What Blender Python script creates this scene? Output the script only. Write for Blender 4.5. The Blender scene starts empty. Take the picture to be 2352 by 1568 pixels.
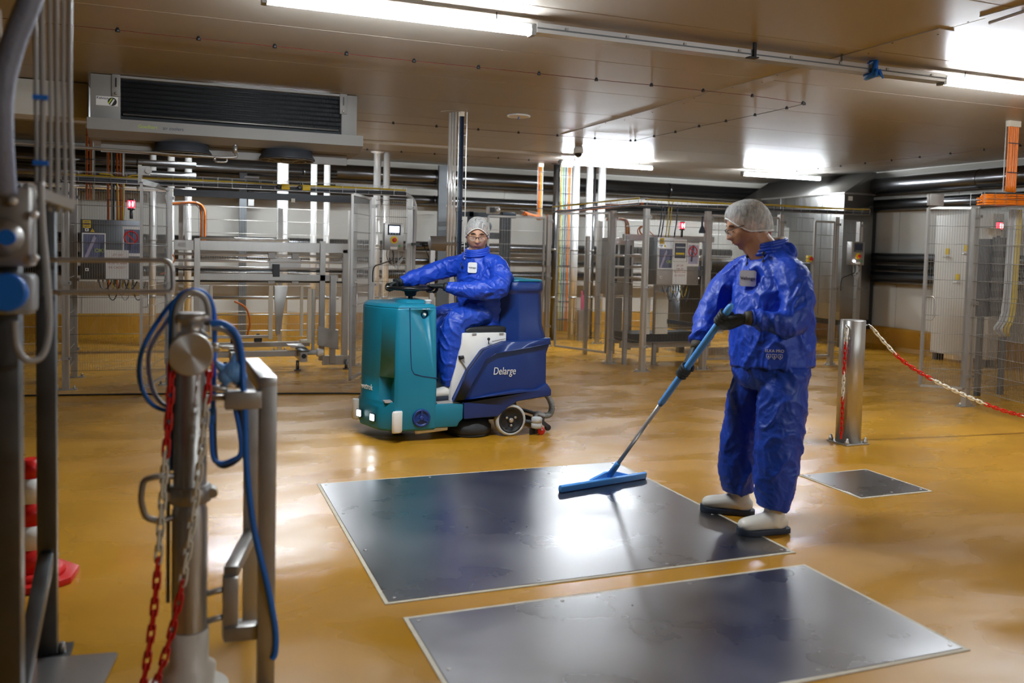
import bpy, bmesh, math, random
from mathutils import Vector, Matrix, noise
V = Vector
PI = math.pi
random.seed(7)
SC = bpy.context.scene
COL = SC.collection

# ---------------------------------------------------------------- camera, world, exposure
cam_d = bpy.data.cameras.new('camera'); cam = bpy.data.objects.new('camera', cam_d); COL.objects.link(cam)
cam.location = (0, 0, 1.5)
cam.matrix_world = Matrix(((0.933487, -0.003553, -0.358592, 0.0),
                           (-0.357820, 0.057100, -0.932043, 0.0),
                           (0.023787, 0.998362, 0.052030, 1.5),
                           (0, 0, 0, 1)))
cam_d.sensor_width = 36.0
cam_d.lens = 1989.61 / 2352 * 36.0
cam_d.shift_x = 0.0
cam_d.shift_y = (676.51 - 784.0) / 2352.0
cam_d.clip_start = 0.05
cam_d.dof.use_dof = True
cam_d.dof.focus_distance = 6.6
cam_d.dof.aperture_fstop = 1.8
SC.camera = cam
w = bpy.data.worlds.new('world'); SC.world = w; w.use_nodes = True
w.node_tree.nodes['Background'].inputs[0].default_value = (0.02, 0.02, 0.022, 1)
w.node_tree.nodes['Background'].inputs[1].default_value = 1.0
SC.view_settings.view_transform = 'Standard'
SC.view_settings.look = 'None'
SC.view_settings.gamma = 1.0
SC.view_settings.use_curve_mapping = False
SC.view_settings.exposure = 2.0
LED_POWER = 60.0
SC.cycles.max_bounces = 5; SC.cycles.diffuse_bounces = 3; SC.cycles.glossy_bounces = 3
SC.cycles.transparent_max_bounces = 6; SC.cycles.caustics_reflective = False

# ---------------------------------------------------------------- materials
M = {}
def mat(name, col, rough=0.5, metal=0.0, var=0.0, vscale=8.0, bump=0.0, bscale=60.0, rvar=0.0, spec=0.5,
        emit=None, estr=0.0, stretch=None, trans=0.0, alpha=1.0, coat=0.0, sheen=0.0):
    if name in M: return M[name]
    m = bpy.data.materials.new(name); m.use_nodes = True; M[name] = m
    nt = m.node_tree; N = nt.nodes; L = nt.links
    b = N['Principled BSDF']
    b.inputs['Base Color'].default_value = (*col, 1)
    b.inputs['Roughness'].default_value = rough
    b.inputs['Metallic'].default_value = metal
    b.inputs['Specular IOR Level'].default_value = spec
    if coat: b.inputs['Coat Weight'].default_value = coat; b.inputs['Coat Roughness'].default_value = 0.15
    if trans: b.inputs['Transmission Weight'].default_value = trans
    if alpha < 1: b.inputs['Alpha'].default_value = alpha
    if emit: b.inputs['Emission Color'].default_value = (*emit, 1); b.inputs['Emission Strength'].default_value = estr
    if var or bump or rvar:
        tc = N.new('ShaderNodeTexCoord'); mp = N.new('ShaderNodeMapping'); L.new(tc.outputs['Object'], mp.inputs[0])
        if stretch: mp.inputs['Scale'].default_value = stretch
        if var or rvar:
            n = N.new('ShaderNodeTexNoise'); n.inputs['Scale'].default_value = vscale; n.inputs['Detail'].default_value = 5
            L.new(mp.outputs[0], n.inputs['Vector'])
            if var:
                mx = N.new('ShaderNodeMix'); mx.data_type = 'RGBA'
                mx.inputs[6].default_value = (*[max(0, c * (1 - var)) for c in col], 1)
                mx.inputs[7].default_value = (*[min(1, c * (1 + var)) for c in col], 1)
                L.new(n.outputs[0], mx.inputs[0]); L.new(mx.outputs[2], b.inputs['Base Color'])
            if rvar:
                mr = N.new('ShaderNodeMapRange'); mr.inputs[1].default_value = 0.3; mr.inputs[2].default_value = 0.7
                mr.inputs[3].default_value = max(0.02, rough - rvar); mr.inputs[4].default_value = rough + rvar
                L.new(n.outputs[0], mr.inputs[0]); L.new(mr.outputs[0], b.inputs['Roughness'])
        if bump:
            n2 = N.new('ShaderNodeTexNoise'); n2.inputs['Scale'].default_value = bscale; n2.inputs['Detail'].default_value = 4
            L.new(mp.outputs[0], n2.inputs['Vector'])
            bp = N.new('ShaderNodeBump'); bp.inputs['Strength'].default_value = bump; bp.inputs['Distance'].default_value = 0.01
            L.new(n2.outputs[0], bp.inputs['Height']); L.new(bp.outputs[0], b.inputs['Normal'])
    return m

mat('steel', (0.50, 0.485, 0.46), 0.36, 0.82, 0.10, 30, 0.0, stretch=(1, 1, 0.15), rvar=0.07)
mat('steel_dull', (0.43, 0.415, 0.395), 0.42, 0.78, 0.12, 12, rvar=0.08)
mat('steel_dark', (0.16, 0.17, 0.18), 0.4, 0.9, 0.15, 12, rvar=0.08)
mat('chrome', (0.90, 0.895, 0.88), 0.2, 0.5, rvar=0.05, vscale=6)
mat('pipe_dark', (0.15, 0.15, 0.155), 0.24, 0.95)
mat('steel_oven', (0.30, 0.295, 0.285), 0.38, 1.0, 0.08, 20, stretch=(1, 1, 0.1), rvar=0.05)
mat('alu', (0.62, 0.61, 0.60), 0.32, 1.0)
mat('galv', (0.42, 0.41, 0.40), 0.45, 0.85, 0.12, 25)
mat('wire', (0.30, 0.29, 0.275), 0.42, 0.6)
mat('wire_light', (0.66, 0.65, 0.62), 0.38, 0.8)
mat('plate', (0.38, 0.375, 0.38), 0.295, 1.0, 0.18, 1.6, 0.012, 9, rvar=0.055)
mat('cream', (0.63, 0.60, 0.54), 0.45, 0, 0.04, 3)
mat('white', (0.80, 0.79, 0.76), 0.42)
mat('ivory', (0.74, 0.68, 0.56), 0.5)
mat('paper', (0.78, 0.76, 0.73), 0.7, 0, 0.06, 14)
mat('black', (0.012, 0.013, 0.015), 0.45)
mat('black_gloss', (0.010, 0.011, 0.013), 0.22)
mat('rubber', (0.018, 0.019, 0.02), 0.55, 0, 0.2, 40, 0.15, 120)
mat('charcoal', (0.035, 0.04, 0.05), 0.5)
mat('dark_frame', (0.018, 0.028, 0.04), 0.4)
mat('grey_plastic', (0.33, 0.34, 0.35), 0.5)
mat('light_grey', (0.52, 0.53, 0.53), 0.45)
mat('yellow', (0.80, 0.55, 0.01), 0.45)
mat('red', (0.65, 0.012, 0.01), 0.38)
mat('red_glow', (0.7, 0.02, 0.03), 0.3, emit=(1.0, 0.02, 0.04), estr=1.6)
mat('red_hot', (0.9, 0.3, 0.3), 0.3, emit=(1.0, 0.45, 0.4), estr=3.0)
mat('orange', (0.72, 0.17, 0.008), 0.45, 0, 0.15, 30)
mat('green', (0.05, 0.30, 0.09), 0.45)
mat('cable_blue', (0.015, 0.17, 0.70), 0.35)
mat('cable_navy', (0.022, 0.036, 0.070), 0.4)
mat('cable_grey', (0.38, 0.37, 0.36), 0.4)
mat('cable_yellow', (0.62, 0.43, 0.02), 0.4)
mat('blue_glove', (0.16, 0.42, 0.92), 0.4, 0, 0.1, 20, 0.4, 40)
mat('squeegee_blue', (0.11, 0.40, 0.95), 0.34)
mat('pole_alu', (0.62, 0.62, 0.62), 0.35, 0.55)
mat('teal', (0.005, 0.185, 0.285), 0.40, 0, 0.14, 5, 0.10, 240, rvar=0.06)
mat('navy', (0.009, 0.036, 0.185), 0.36, 0, 0.18, 4, 0.08, 240, rvar=0.07)
mat('navy_dark', (0.008, 0.022, 0.10), 0.45)
mat('screen', (0.5, 0.6, 0.9), 0.2, emit=(0.60, 0.72, 1.0), estr=1.6)
mat('screen_dark', (0.02, 0.03, 0.06), 0.15)
mat('headlight', (0.9, 0.92, 1), 0.2, emit=(0.80, 0.90, 1.0), estr=12.0)
mat('white_led', (0.9, 0.9, 1), 0.2, emit=(0.85, 0.88, 1.0), estr=10.0)
mat('blue_led', (0.3, 0.3, 1), 0.2, emit=(0.35, 0.4, 1.0), estr=8.0)
mat('led', (1, 1, 1), 0.3, emit=(0.86, 0.94, 1.0), estr=LED_POWER)
mat('cooler_paint', (0.27, 0.255, 0.24), 0.5, 0.0, 0.05, 6)
mat('skin', (0.56, 0.31, 0.20), 0.48, 0, 0.10, 30, 0.08, 180)
mat('skin_tan', (0.46, 0.23, 0.13), 0.48, 0, 0.10, 30, 0.08, 180)
mat('lips', (0.42, 0.16, 0.12), 0.45)
mat('hair', (0.03, 0.024, 0.02), 0.6, 0, 0.4, 90, 0.5, 150)
mat('brow', (0.03, 0.02, 0.016), 0.7)
mat('eye', (0.75, 0.72, 0.70), 0.2)
mat('boot', (0.80, 0.76, 0.68), 0.40, 0, 0.05, 12)
mat('sole', (0.022, 0.032, 0.055), 0.55)
mat('glove', (0.012, 0.016, 0.016), 0.55, 0, 0.3, 60, 0.25, 150)
mat('cuff', (0.06, 0.05, 0.03), 0.7)
mat('photo_dark', (0.05, 0.06, 0.10), 0.4, 0, 0.8, 12)
mat('photo_blue', (0.12, 0.13, 0.22), 0.4, 0, 0.6, 14)
mat('photo_lilac', (0.42, 0.38, 0.52), 0.4, 0, 0.3, 14)
mat('ink', (0.03, 0.03, 0.09), 0.6)
mat('ink_red', (0.35, 0.08, 0.07), 0.6)
mat('lime', (0.45, 0.55, 0.04), 0.5)
mat('caulk', (0.60, 0.54, 0.42), 0.6, 0, 0.2, 20)
mat('coil', (0.006, 0.008, 0.011), 0.6)
mat('coil_tube', (0.05, 0.055, 0.06), 0.45, 0.7)
mat('hose_grey', (0.22, 0.25, 0.36), 0.38, 0, 0.1, 30, 0.3, 90)
mat('tread', (0.42, 0.38, 0.35), 0.6, 0, 0.5, 25)

def fabric(name, col):
    m = mat(name, col, 0.46, 0, 0.10, 7, rvar=0.07)
    nt = m.node_tree; N = nt.nodes; L = nt.links; b = N['Principled BSDF']
    tc = N.new('ShaderNodeTexCoord')
    a = N.new('ShaderNodeTexNoise'); a.inputs['Scale'].default_value = 9; a.inputs['Detail'].default_value = 3; a.inputs['Distortion'].default_value = 1.2
    c = N.new('ShaderNodeTexNoise'); c.inputs['Scale'].default_value = 32; c.inputs['Detail'].default_value = 3; c.inputs['Distortion'].default_value = 0.6
    L.new(tc.outputs['Object'], a.inputs['Vector']); L.new(tc.outputs['Object'], c.inputs['Vector'])
    mm = N.new('ShaderNodeMath'); mm.operation = 'MULTIPLY_ADD'; mm.inputs[1].default_value = 0.22
    L.new(c.outputs[0], mm.inputs[0]); L.new(a.outputs[0], mm.inputs[2])
    bp = N.new('ShaderNodeBump'); bp.inputs['Strength'].default_value = 0.40; bp.inputs['Distance'].default_value = 0.025
    L.new(mm.outputs[0], bp.inputs['Height']); L.new(bp.outputs[0], b.inputs['Normal'])
    return m
fabric('workwear', (0.010, 0.062, 0.52))
fabric('workwear_trousers', (0.008, 0.056, 0.44))

def spun_material():
    m = mat('steel_spun', (0.78, 0.76, 0.72), 0.34, 0.9); nt = m.node_tree; b = nt.nodes['Principled BSDF']
    b.inputs['Anisotropic'].default_value = 0.85
    tg = nt.nodes.new('ShaderNodeTangent'); tg.direction_type = 'RADIAL'; tg.axis = 'Y'; nt.links.new(tg.outputs[0], b.inputs['Tangent'])
spun_material()
def net_material():
    m = bpy.data.materials.new('hairnet'); m.use_nodes = True; M['hairnet'] = m
    nt = m.node_tree; N = nt.nodes; L = nt.links; b = N['Principled BSDF']
    b.inputs['Base Color'].default_value = (0.80, 0.79, 0.77, 1); b.inputs['Roughness'].default_value = 0.6
    tc = N.new('ShaderNodeTexCoord'); mp = N.new('ShaderNodeMapping'); mp.inputs['Scale'].default_value = (1, 1, 0.35)
    L.new(tc.outputs['Object'], mp.inputs[0])
    n = N.new('ShaderNodeTexNoise'); n.inputs['Scale'].default_value = 45; n.inputs['Detail'].default_value = 4; n.inputs['Distortion'].default_value = 1.5
    L.new(mp.outputs[0], n.inputs['Vector'])
    mr = N.new('ShaderNodeMapRange'); mr.inputs[1].default_value = 0.30; mr.inputs[2].default_value = 0.72
    mr.inputs[3].default_value = 0.26; mr.inputs[4].default_value = 0.66
    L.new(n.outputs[0], mr.inputs[0]); L.new(mr.outputs[0], b.inputs['Alpha'])
net_material()

def floor_material():
    m = bpy.data.materials.new('epoxy'); m.use_nodes = True; M['epoxy'] = m
    nt = m.node_tree; N = nt.nodes; L = nt.links; b = N['Principled BSDF']
    tc = N.new('ShaderNodeTexCoord')
    def nz(scale, detail, vec, dist=0.0):
        n = N.new('ShaderNodeTexNoise'); n.inputs['Scale'].default_value = scale; n.inputs['Detail'].default_value = detail
        n.inputs['Distortion'].default_value = dist; L.new(vec, n.inputs['Vector']); return n
    o = tc.outputs['Object']
    mp = N.new('ShaderNodeMapping'); mp.inputs['Rotation'].default_value = (0, 0, 0.35); mp.inputs['Scale'].default_value = (0.7, 1.5, 1); L.new(o, mp.inputs[0])
    big = nz(0.9, 5, o, 0.4); streak = nz(1.5, 3, mp.outputs[0], 0.5); fine = nz(420, 2, o)
    cr = N.new('ShaderNodeValToRGB'); e = cr.color_ramp.elements
    e[0].position = 0.30; e[0].color = (0.42, 0.195, 0.012, 1); e[1].position = 0.72; e[1].color = (0.58, 0.288, 0.020, 1)
    L.new(big.outputs[0], cr.inputs[0]); L.new(cr.outputs[0], b.inputs['Base Color'])
    mr = N.new('ShaderNodeMapRange'); mr.inputs[1].default_value = 0.33; mr.inputs[2].default_value = 0.68; mr.inputs[3].default_value = 0.16; mr.inputs[4].default_value = 0.42
    L.new(streak.outputs[0], mr.inputs[0]); L.new(mr.outputs[0], b.inputs['Roughness'])
    b.inputs['Specular IOR Level'].default_value = 0.6
    ad = N.new('ShaderNodeMath'); ad.operation = 'MULTIPLY_ADD'; ad.inputs[1].default_value = 0.05
    med = nz(3.5, 2, o); L.new(fine.outputs[0], ad.inputs[0]); L.new(med.outputs[0], ad.inputs[2])
    bp = N.new('ShaderNodeBump'); bp.inputs['Strength'].default_value = 0.10; bp.inputs['Distance'].default_value = 0.02
    L.new(ad.outputs[0], bp.inputs['Height']); L.new(bp.outputs[0], b.inputs['Normal'])
floor_material()
def plate_material():
    m = M['plate']; nt = m.node_tree; N = nt.nodes; L = nt.links; b = N['Principled BSDF']
plate_material()
def ceiling_material():
    m = mat('ceiling_paint', (0.40, 0.36, 0.31), 0.33, 0, 0.03, 2, 0.010, 14, rvar=0.03, spec=0.13)
ceiling_material()
mat('dark_unseen_wall', (0.10, 0.10, 0.105), 0.6)  # unseen walls coloured dark to cut bounce light on the left side
mat('wall_paint', (0.66, 0.63, 0.57), 0.4, 0, 0.03, 2)

# ---------------------------------------------------------------- mesh helpers
class MB:
    def __init__(s): s.v = []; s.f = []; s.sm = []
    def add(s, vs, fs, smooth=False):
        o = len(s.v); s.v += [tuple(a) for a in vs]; s.f += [[i + o for i in f] for f in fs]; s.sm += [smooth] * len(fs); return s
    def box(s, x0, x1, y0, y1, z0, z1):
        v = [(x, y, z) for z in (z0, z1) for y in (y0, y1) for x in (x0, x1)]
        return s.add(v, [(0, 2, 3, 1), (4, 5, 7, 6), (0, 1, 5, 4), (2, 6, 7, 3), (0, 4, 6, 2), (1, 3, 7, 5)])
    def cbox(s, c, d):
        return s.box(c[0] - d[0] / 2, c[0] + d[0] / 2, c[1] - d[1] / 2, c[1] + d[1] / 2, c[2] - d[2] / 2, c[2] + d[2] / 2)
    def bar(s, p, q, a, b=None, up=(0, 0, 1)):
        p = V(p); q = V(q); b = b or a; t = (q - p).normalized(); u = V(up)
        if abs(t.dot(u)) > 0.98: u = V((0, 1, 0)) if abs(t.y) < 0.9 else V((1, 0, 0))
        x = t.cross(u).normalized(); y = x.cross(t)
        vs = []
        for c in (p, q):
            for i, j in ((-1, -1), (1, -1), (1, 1), (-1, 1)): vs.append(c + x * (i * a / 2) + y * (j * b / 2))
        return s.add(vs, [(0, 1, 2, 3), (7, 6, 5, 4), (0, 4, 5, 1), (1, 5, 6, 2), (2, 6, 7, 3), (3, 7, 4, 0)])
    def tube(s, pts, r, n=8, closed=False, cap=True):
        pts = [V(p) for p in pts]; k = len(pts); rs = r if isinstance(r, (list, tuple)) else [r] * k
        u = None; vs = []
        for i, p in enumerate(pts):
            a = pts[(i - 1) % k] if (closed or i > 0) else p; c = pts[(i + 1) % k] if (closed or i < k - 1) else p
            t = (c - a)
            if t.length < 1e-9: t = V((0, 0, 1))
            t.normalize()
            if u is None:
                u = t.orthogonal().normalized()
            else:
                u = (u - t * u.dot(t))
                u = u.normalized() if u.length > 1e-6 else t.orthogonal().normalized()
            w_ = t.cross(u)
            for j in range(n):
                an = 2 * PI * j / n; vs.append(p + (u * math.cos(an) + w_ * math.sin(an)) * rs[i])
        fs = []
        for i in range(k if closed else k - 1):
            i2 = (i + 1) % k
            for j in range(n): fs.append((i * n + j, i * n + (j + 1) % n, i2 * n + (j + 1) % n, i2 * n + j))
        s.add(vs, fs, n > 5)
        if cap and not closed:
            o = len(s.v) - len(vs)
            s.f += [[o + j for j in reversed(range(n))], [o + (k - 1) * n + j for j in range(n)]]; s.sm += [False, False]
        return s
    def cyl(s, p, q, r, n=16, r2=None): return s.tube([p, q], [r, r if r2 is None else r2], n)
    def lathe(s, prof, c, axis='z', n=24):
        vs = []; fs = []; k = len(prof)
        for (r, h) in prof:
            for j in range(n):
                a = 2 * PI * j / n; x, y = r * math.cos(a), r * math.sin(a)
                p = (x, y, h) if axis == 'z' else ((x, -h, y) if axis == 'y' else (h, x, y))
                vs.append((c[0] + p[0], c[1] + p[1], c[2] + p[2]))
        for i in range(k - 1):
            for j in range(n): fs.append((i * n + j, i * n + (j + 1) % n, (i + 1) * n + (j + 1) % n, (i + 1) * n + j))
        s.add(vs, fs, True)
        o = len(s.v) - len(vs)
        s.f += [[o + j for j in reversed(range(n))], [o + (k - 1) * n + j for j in range(n)]]; s.sm += [False, False]
        return s
    def prism(s, poly, axis, a, b):
        k = len(poly); vs = []
        for h in (a, b):
            for (p, q) in poly: vs.append((p, h, q) if axis == 'y' else ((p, q, h) if axis == 'z' else (h, p, q)))
        fs = [list(range(k)), list(reversed(range(k, 2 * k)))] + [(i, i + k, (i + 1) % k + k, (i + 1) % k) for i in range(k)]
        return s.add(vs, fs)
    def xform(s, mtx): s.v = [tuple(mtx @ V(a)) for a in s.v]; return s
    def mesh(s, name, off=V((0, 0, 0))):
        me = bpy.data.meshes.new(name); me.from_pydata([(a[0] - off.x, a[1] - off.y, a[2] - off.z) for a in s.v], [], s.f)
        bm = bmesh.new(); bm.from_mesh(me); bmesh.ops.recalc_face_normals(bm, faces=bm.faces[:]); bm.to_mesh(me); bm.free()
        me.polygons.foreach_set('use_smooth', s.sm); me.update(); return me
    def build(s, name, m, parent=None, bevel=0.0, seg=2):
        off = V(root_loc(parent)); me = s.mesh(name, off)
        if bevel: bev(me, bevel, seg)
        return link(name, me, m, parent)
def bev(me, w_, seg=2, ang=0.5):
    bm = bmesh.new(); bm.from_mesh(me)
    bmesh.ops.remove_doubles(bm, verts=bm.verts[:], dist=1e-5)
    es = [e for e in bm.edges if len(e.link_faces) == 2 and e.calc_face_angle(0) > ang]
    bmesh.ops.bevel(bm, geom=es, offset=w_, segments=seg, profile=0.5, affect='EDGES', clamp_overlap=True)
    for f in bm.faces: f.smooth = True
    bm.to_mesh(me); bm.free()
    try: me.set_sharp_from_angle(angle=0.7)
    except Exception: pass
ROOT = {}
def root_loc(p): return ROOT.get(p.name, (0, 0, 0)) if p else (0, 0, 0)
def link(name, me, m, parent=None):
    o = bpy.data.objects.new(name, me); COL.objects.link(o)
    if m is not None:
        me.materials.clear(); me.materials.append(M[m] if isinstance(m, str) else m)
    if parent: o.parent = parent; ROOT[o.name] = root_loc(parent)
    return o
def tag(o, label=None, cat=None, group=None, kind=None):
    if label: o['label'] = label
    if cat: o['category'] = cat
    if group: o['group'] = group
    if kind: o['kind'] = kind
    return o
def thing(name, label, cat, loc=(0, 0, 0), group=None):
    o = bpy.data.objects.new(name, None); o.empty_display_size = 0.1; COL.objects.link(o); o.location = loc; ROOT[o.name] = tuple(loc)
    return tag(o, label, cat, group)
def one(name, mb, m, label, cat, group=None, bevel=0.0): return tag(mb.build(name, m, None, bevel), label, cat, group)
def struct(name, mb, m, bevel=0.0): return tag(mb.build(name, m, None, bevel), kind='structure')
def text(s, name, m, parent, loc, size, right, up, depth=0.002, align='CENTER', shear=0.0, sx=1.0):
    c = bpy.data.curves.new(name, 'FONT'); c.body = s; c.size = size; c.align_x = align; c.align_y = 'CENTER'; c.extrude = depth; c.shear = shear
    t = bpy.data.objects.new('tmp_text', c); COL.objects.link(t)
    dg = bpy.context.evaluated_depsgraph_get(); me = bpy.data.meshes.new_from_object(t.evaluated_get(dg))
    bpy.data.objects.remove(t); bpy.data.curves.remove(c)
    r = V(right).normalized(); u = V(up).normalized(); n = r.cross(u); off = V(loc) - V(root_loc(parent))
    me.transform(Matrix(((r.x * sx, u.x, n.x, off.x), (r.y * sx, u.y, n.y, off.y), (r.z * sx, u.z, n.z, off.z), (0, 0, 0, 1))))
    me.name = name
    return link(name, me, m, parent)
def catmull(pts, n=6):
    P = [V(p) for p in pts]; out = []
    for i in range(len(P) - 1):
        a = P[max(i - 1, 0)]; b = P[i]; c = P[i + 1]; d = P[min(i + 2, len(P) - 1)]
        for k in range(n):
            t = k / n; out.append(0.5 * ((2 * b) + (c - a) * t + (2 * a - 5 * b + 4 * c - d) * t * t + (3 * b - 3 * c + d - a) * t ** 3))
    out.append(P[-1]); return out
def boolean(ob, cutters):
    for c in cutters:
        md = ob.modifiers.new('cut', 'BOOLEAN'); md.object = c; md.operation = 'DIFFERENCE'; md.solver = 'EXACT'
    dg = bpy.context.evaluated_depsgraph_get(); me = bpy.data.meshes.new_from_object(ob.evaluated_get(dg))
    old = ob.data; nm = old.name; ob.modifiers.clear(); ob.data = me; bpy.data.meshes.remove(old); me.name = nm
    for c in cutters: bpy.data.objects.remove(c)
    return ob
def copy_tree(o, delta, label=None, group=None):
    c = o.copy(); COL.objects.link(c); c.location = V(o.location) + V(delta)
    ROOT[c.name] = tuple(V(root_loc(o)) + V(delta))
    if label: c['label'] = label
    for ch in list(o.children):
        k = ch.copy(); COL.objects.link(k); k.parent = c; ROOT[k.name] = ROOT[c.name]
        for g in list(ch.children):
            h = g.copy(); COL.objects.link(h); h.parent = k; ROOT[h.name] = ROOT[c.name]
    return c
# ================================================================ setting
HC = 2.95
XW = 11.1; YW = 14.8; XL = -6.0; YF = -5.0
struct('floor', MB().box(XL, XW, YF, YW, -0.08, 0.0), 'epoxy')
kb = MB().prism([(YW, 0.0), (YW, 0.36), (YW - 0.07, 0.36), (YW - 0.10, 0.33), (YW - 0.12, 0.06), (YW - 0.18, 0.0)], 'x', XL, XW - 0.1)
struct('baseboard_back', kb, 'epoxy')
kr = MB().prism([(XW, 0.0), (XW, 0.36), (XW - 0.07, 0.36), (XW - 0.10, 0.33), (XW - 0.12, 0.06), (XW - 0.18, 0.0)], 'y', YF, YW)
struct('baseboard_right', kr, 'epoxy')
wb = struct('wall_back', MB().box(XL, XW + 0.1, YW, YW + 0.1, 0, HC + 0.1), 'wall_paint')
x = XL
pm = MB().box(0, 1.14, -0.014, 0, 0.36, HC).mesh('panel')
while x < XW - 0.3:
    p = link('panel', pm, 'wall_paint', wb); p.location = (x, YW, 0); x += 1.15
wr = struct('wall_right', MB().box(XW, XW + 0.1, YF, YW, 0, HC + 0.1), 'wall_paint')
y = YF
pm = MB().box(-0.014, 0, 0, 1.14, 0.36, HC).mesh('panel')
while y < YW - 0.3:
    p = link('panel', pm, 'wall_paint', wr); p.location = (XW, y, 0); y += 1.15
struct('wall_left', MB().box(XL - 0.1, XL, YF, YW, 0, HC + 0.1), 'dark_unseen_wall')
struct('wall_front', MB().box(XL - 0.1, XW + 0.1, YF - 0.1, YF, 0, HC + 0.1), 'dark_unseen_wall')
ce = struct('ceiling', MB().box(XL, XW, YF, YW, HC + 0.012, HC + 0.1), 'ceiling_paint')
y0 = 4.85 - 1.167 * 9
for (xa, xb) in ((XL, 4.50), (4.50, XW)):
    pm = MB().box(xa + 0.002, xb - 0.002, 0.004, 1.163, HC, HC + 0.012).mesh('ceiling_panel')
    bev(pm, 0.003, 1)
    y = y0
    while y < YW:
        p = link('ceiling_panel', pm, 'ceiling_paint', ce); p.location = (0, y, 0); y += 1.167
st = MB().box(4.435, 4.565, YF, 3.9, HC - 0.006, HC).box(4.44, 4.57, 4.2, 10.0, HC - 0.006, HC)
st.tube([(4.50, YF, HC - 0.004), (4.50, 3.3, HC - 0.006), (4.52, 3.9, HC - 0.03)], 0.012, 6)
st.build('joint_strip', 'ceiling_paint', ce)
rv = MB()
for k in range(40): rv.cyl((4.46 + 0.08 * (k % 2), -2 + k * 0.3, HC - 0.006), (4.46 + 0.08 * (k % 2), -2 + k * 0.3, HC - 0.010), 0.006, 8)
tag(rv.build('rivets', 'steel_dark', ce), kind='stuff')
struct('trim_1', MB().prism([(YW, HC), (YW, HC - 0.09), (YW - 0.015, HC - 0.09), (YW - 0.09, HC - 0.012), (YW - 0.09, HC)], 'x', XL, XW), 'wall_paint')
struct('trim_2', MB().prism([(XW, HC), (XW, HC - 0.09), (XW - 0.015, HC - 0.09), (XW - 0.09, HC - 0.012), (XW - 0.09, HC)], 'y', YF, YW), 'wall_paint')
# ceiling angle profile in front of the pipe zone
struct('trim_3', MB().box(XL, 5.6, 11.95, 12.02, HC - 0.03, HC), 'wall_paint')

# floor plates
def floor_plate(name, x0, x1, y0, y1, label):
    t = thing(name, label, 'floor plate', (x0, y0, 0), 'steel plates let into the floor')
    MB().box(x0 + 0.018, x1 - 0.018, y0 + 0.018, y1 - 0.018, 0.0005, 0.006).build('sheet', 'plate', t, 0.002, 1)
    e = MB().box(x0, x1, y0, y0 + 0.018, 0, 0.004).box(x0, x1, y1 - 0.018, y1, 0, 0.004)
    e.box(x0, x0 + 0.018, y0 + 0.018, y1 - 0.018, 0, 0.004).box(x1 - 0.018, x1, y0 + 0.018, y1 - 0.018, 0, 0.004)
    e.build('sealant_edge', 'caulk', t)
    sm = MB().lathe([(0.009, 0.006), (0.009, 0.0075), (0.006, 0.0085)], (0, 0, 0), 'z', 10).mesh('screw')
    n = max(2, round((x1 - x0) / 0.62)); m_ = max(2, round((y1 - y0) / 0.62))
    for i in range(n + 1):
        for j in range(m_ + 1):
            if 0 < i < n and 0 < j < m_: continue
            s = link('screw', sm, 'steel', t); s.location = (0.05 + i * (x1 - x0 - 0.1) / n, 0.05 + j * (y1 - y0 - 0.1) / m_, 0)
floor_plate('floor_plate', 0.81, 2.92, 3.50, 5.44, 'largest dull steel floor plate, under the blue squeegee head')
floor_plate('floor_plate', 0.85, 2.85, 2.40, 3.35, 'dull steel floor plate nearest the camera at the bottom edge')
floor_plate('floor_plate', 3.97, 4.56, 4.18, 4.765, 'small square steel floor plate between standing worker and steel bollard')

# ================================================================ lamps and ceiling gear
def led_lamp(x, y, label, L=1.64):
    t = thing('led_lamp', label, 'lamp', (x, y, 2.85), 'ceiling tube lamps')
    MB().prism([(y - 0.03, 2.868), (y + 0.03, 2.868), (y + 0.038, 2.90), (y - 0.038, 2.90)], 'x', x + 0.02, x + L - 0.02).build('housing', 'light_grey', t)
    mb = MB(); vs = []; n = 8
    for xx in (x + 0.03, x + L - 0.03):
        for j in range(n + 1):
            a = PI + PI * j / n; vs.append((xx, y + 0.034 * math.cos(a), 2.867 + 0.036 * math.sin(a)))
    fs = [(j, j + 1, n + 2 + j, n + 1 + j) for j in range(n)] + [list(range(n + 1)), list(range(n + 1, 2 * n + 2)), (0, n + 1, 2 * n + 1, n)]
    mb.add(vs, fs); mb.build('tube', 'led', t)
    for xx in (x, x + L - 0.03): MB().box(xx, xx + 0.03, y - 0.036, y + 0.036, 2.83, 2.90).build('end_cap', 'grey_plastic', t)
    for xx in (x + 0.25, x + L - 0.25): MB().tube([(xx, y, 2.90), (xx, y, 2.95)], 0.004, 6).build('hanger', 'steel_dark', t)
led_lamp(0.42, 5.08, 'lit tube lamp at the top edge, at the left end of the aluminium rail')
led_lamp(5.41, 5.08, 'lit tube lamp at the right edge, at the right end of the aluminium rail')
led_lamp(5.47, 12.30, 'far lit tube lamp in front of the vertical chrome pipes and dome camera')
led_lamp(8.80, 12.28, 'far lit tube lamp to the left of the oven hood')
led_lamp(0.40, 12.30, 'far lit tube lamp hidden behind the air cooler')
led_lamp(6.46, -1.9, 'unseen tube lamp added behind the camera for fill, right one')  # added out of view as fill light from the camera side
led_lamp(3.13, -1.9, 'unseen tube lamp added behind the camera for fill, left one')  # second added fill lamp, never in view, brightens the foreground
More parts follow.
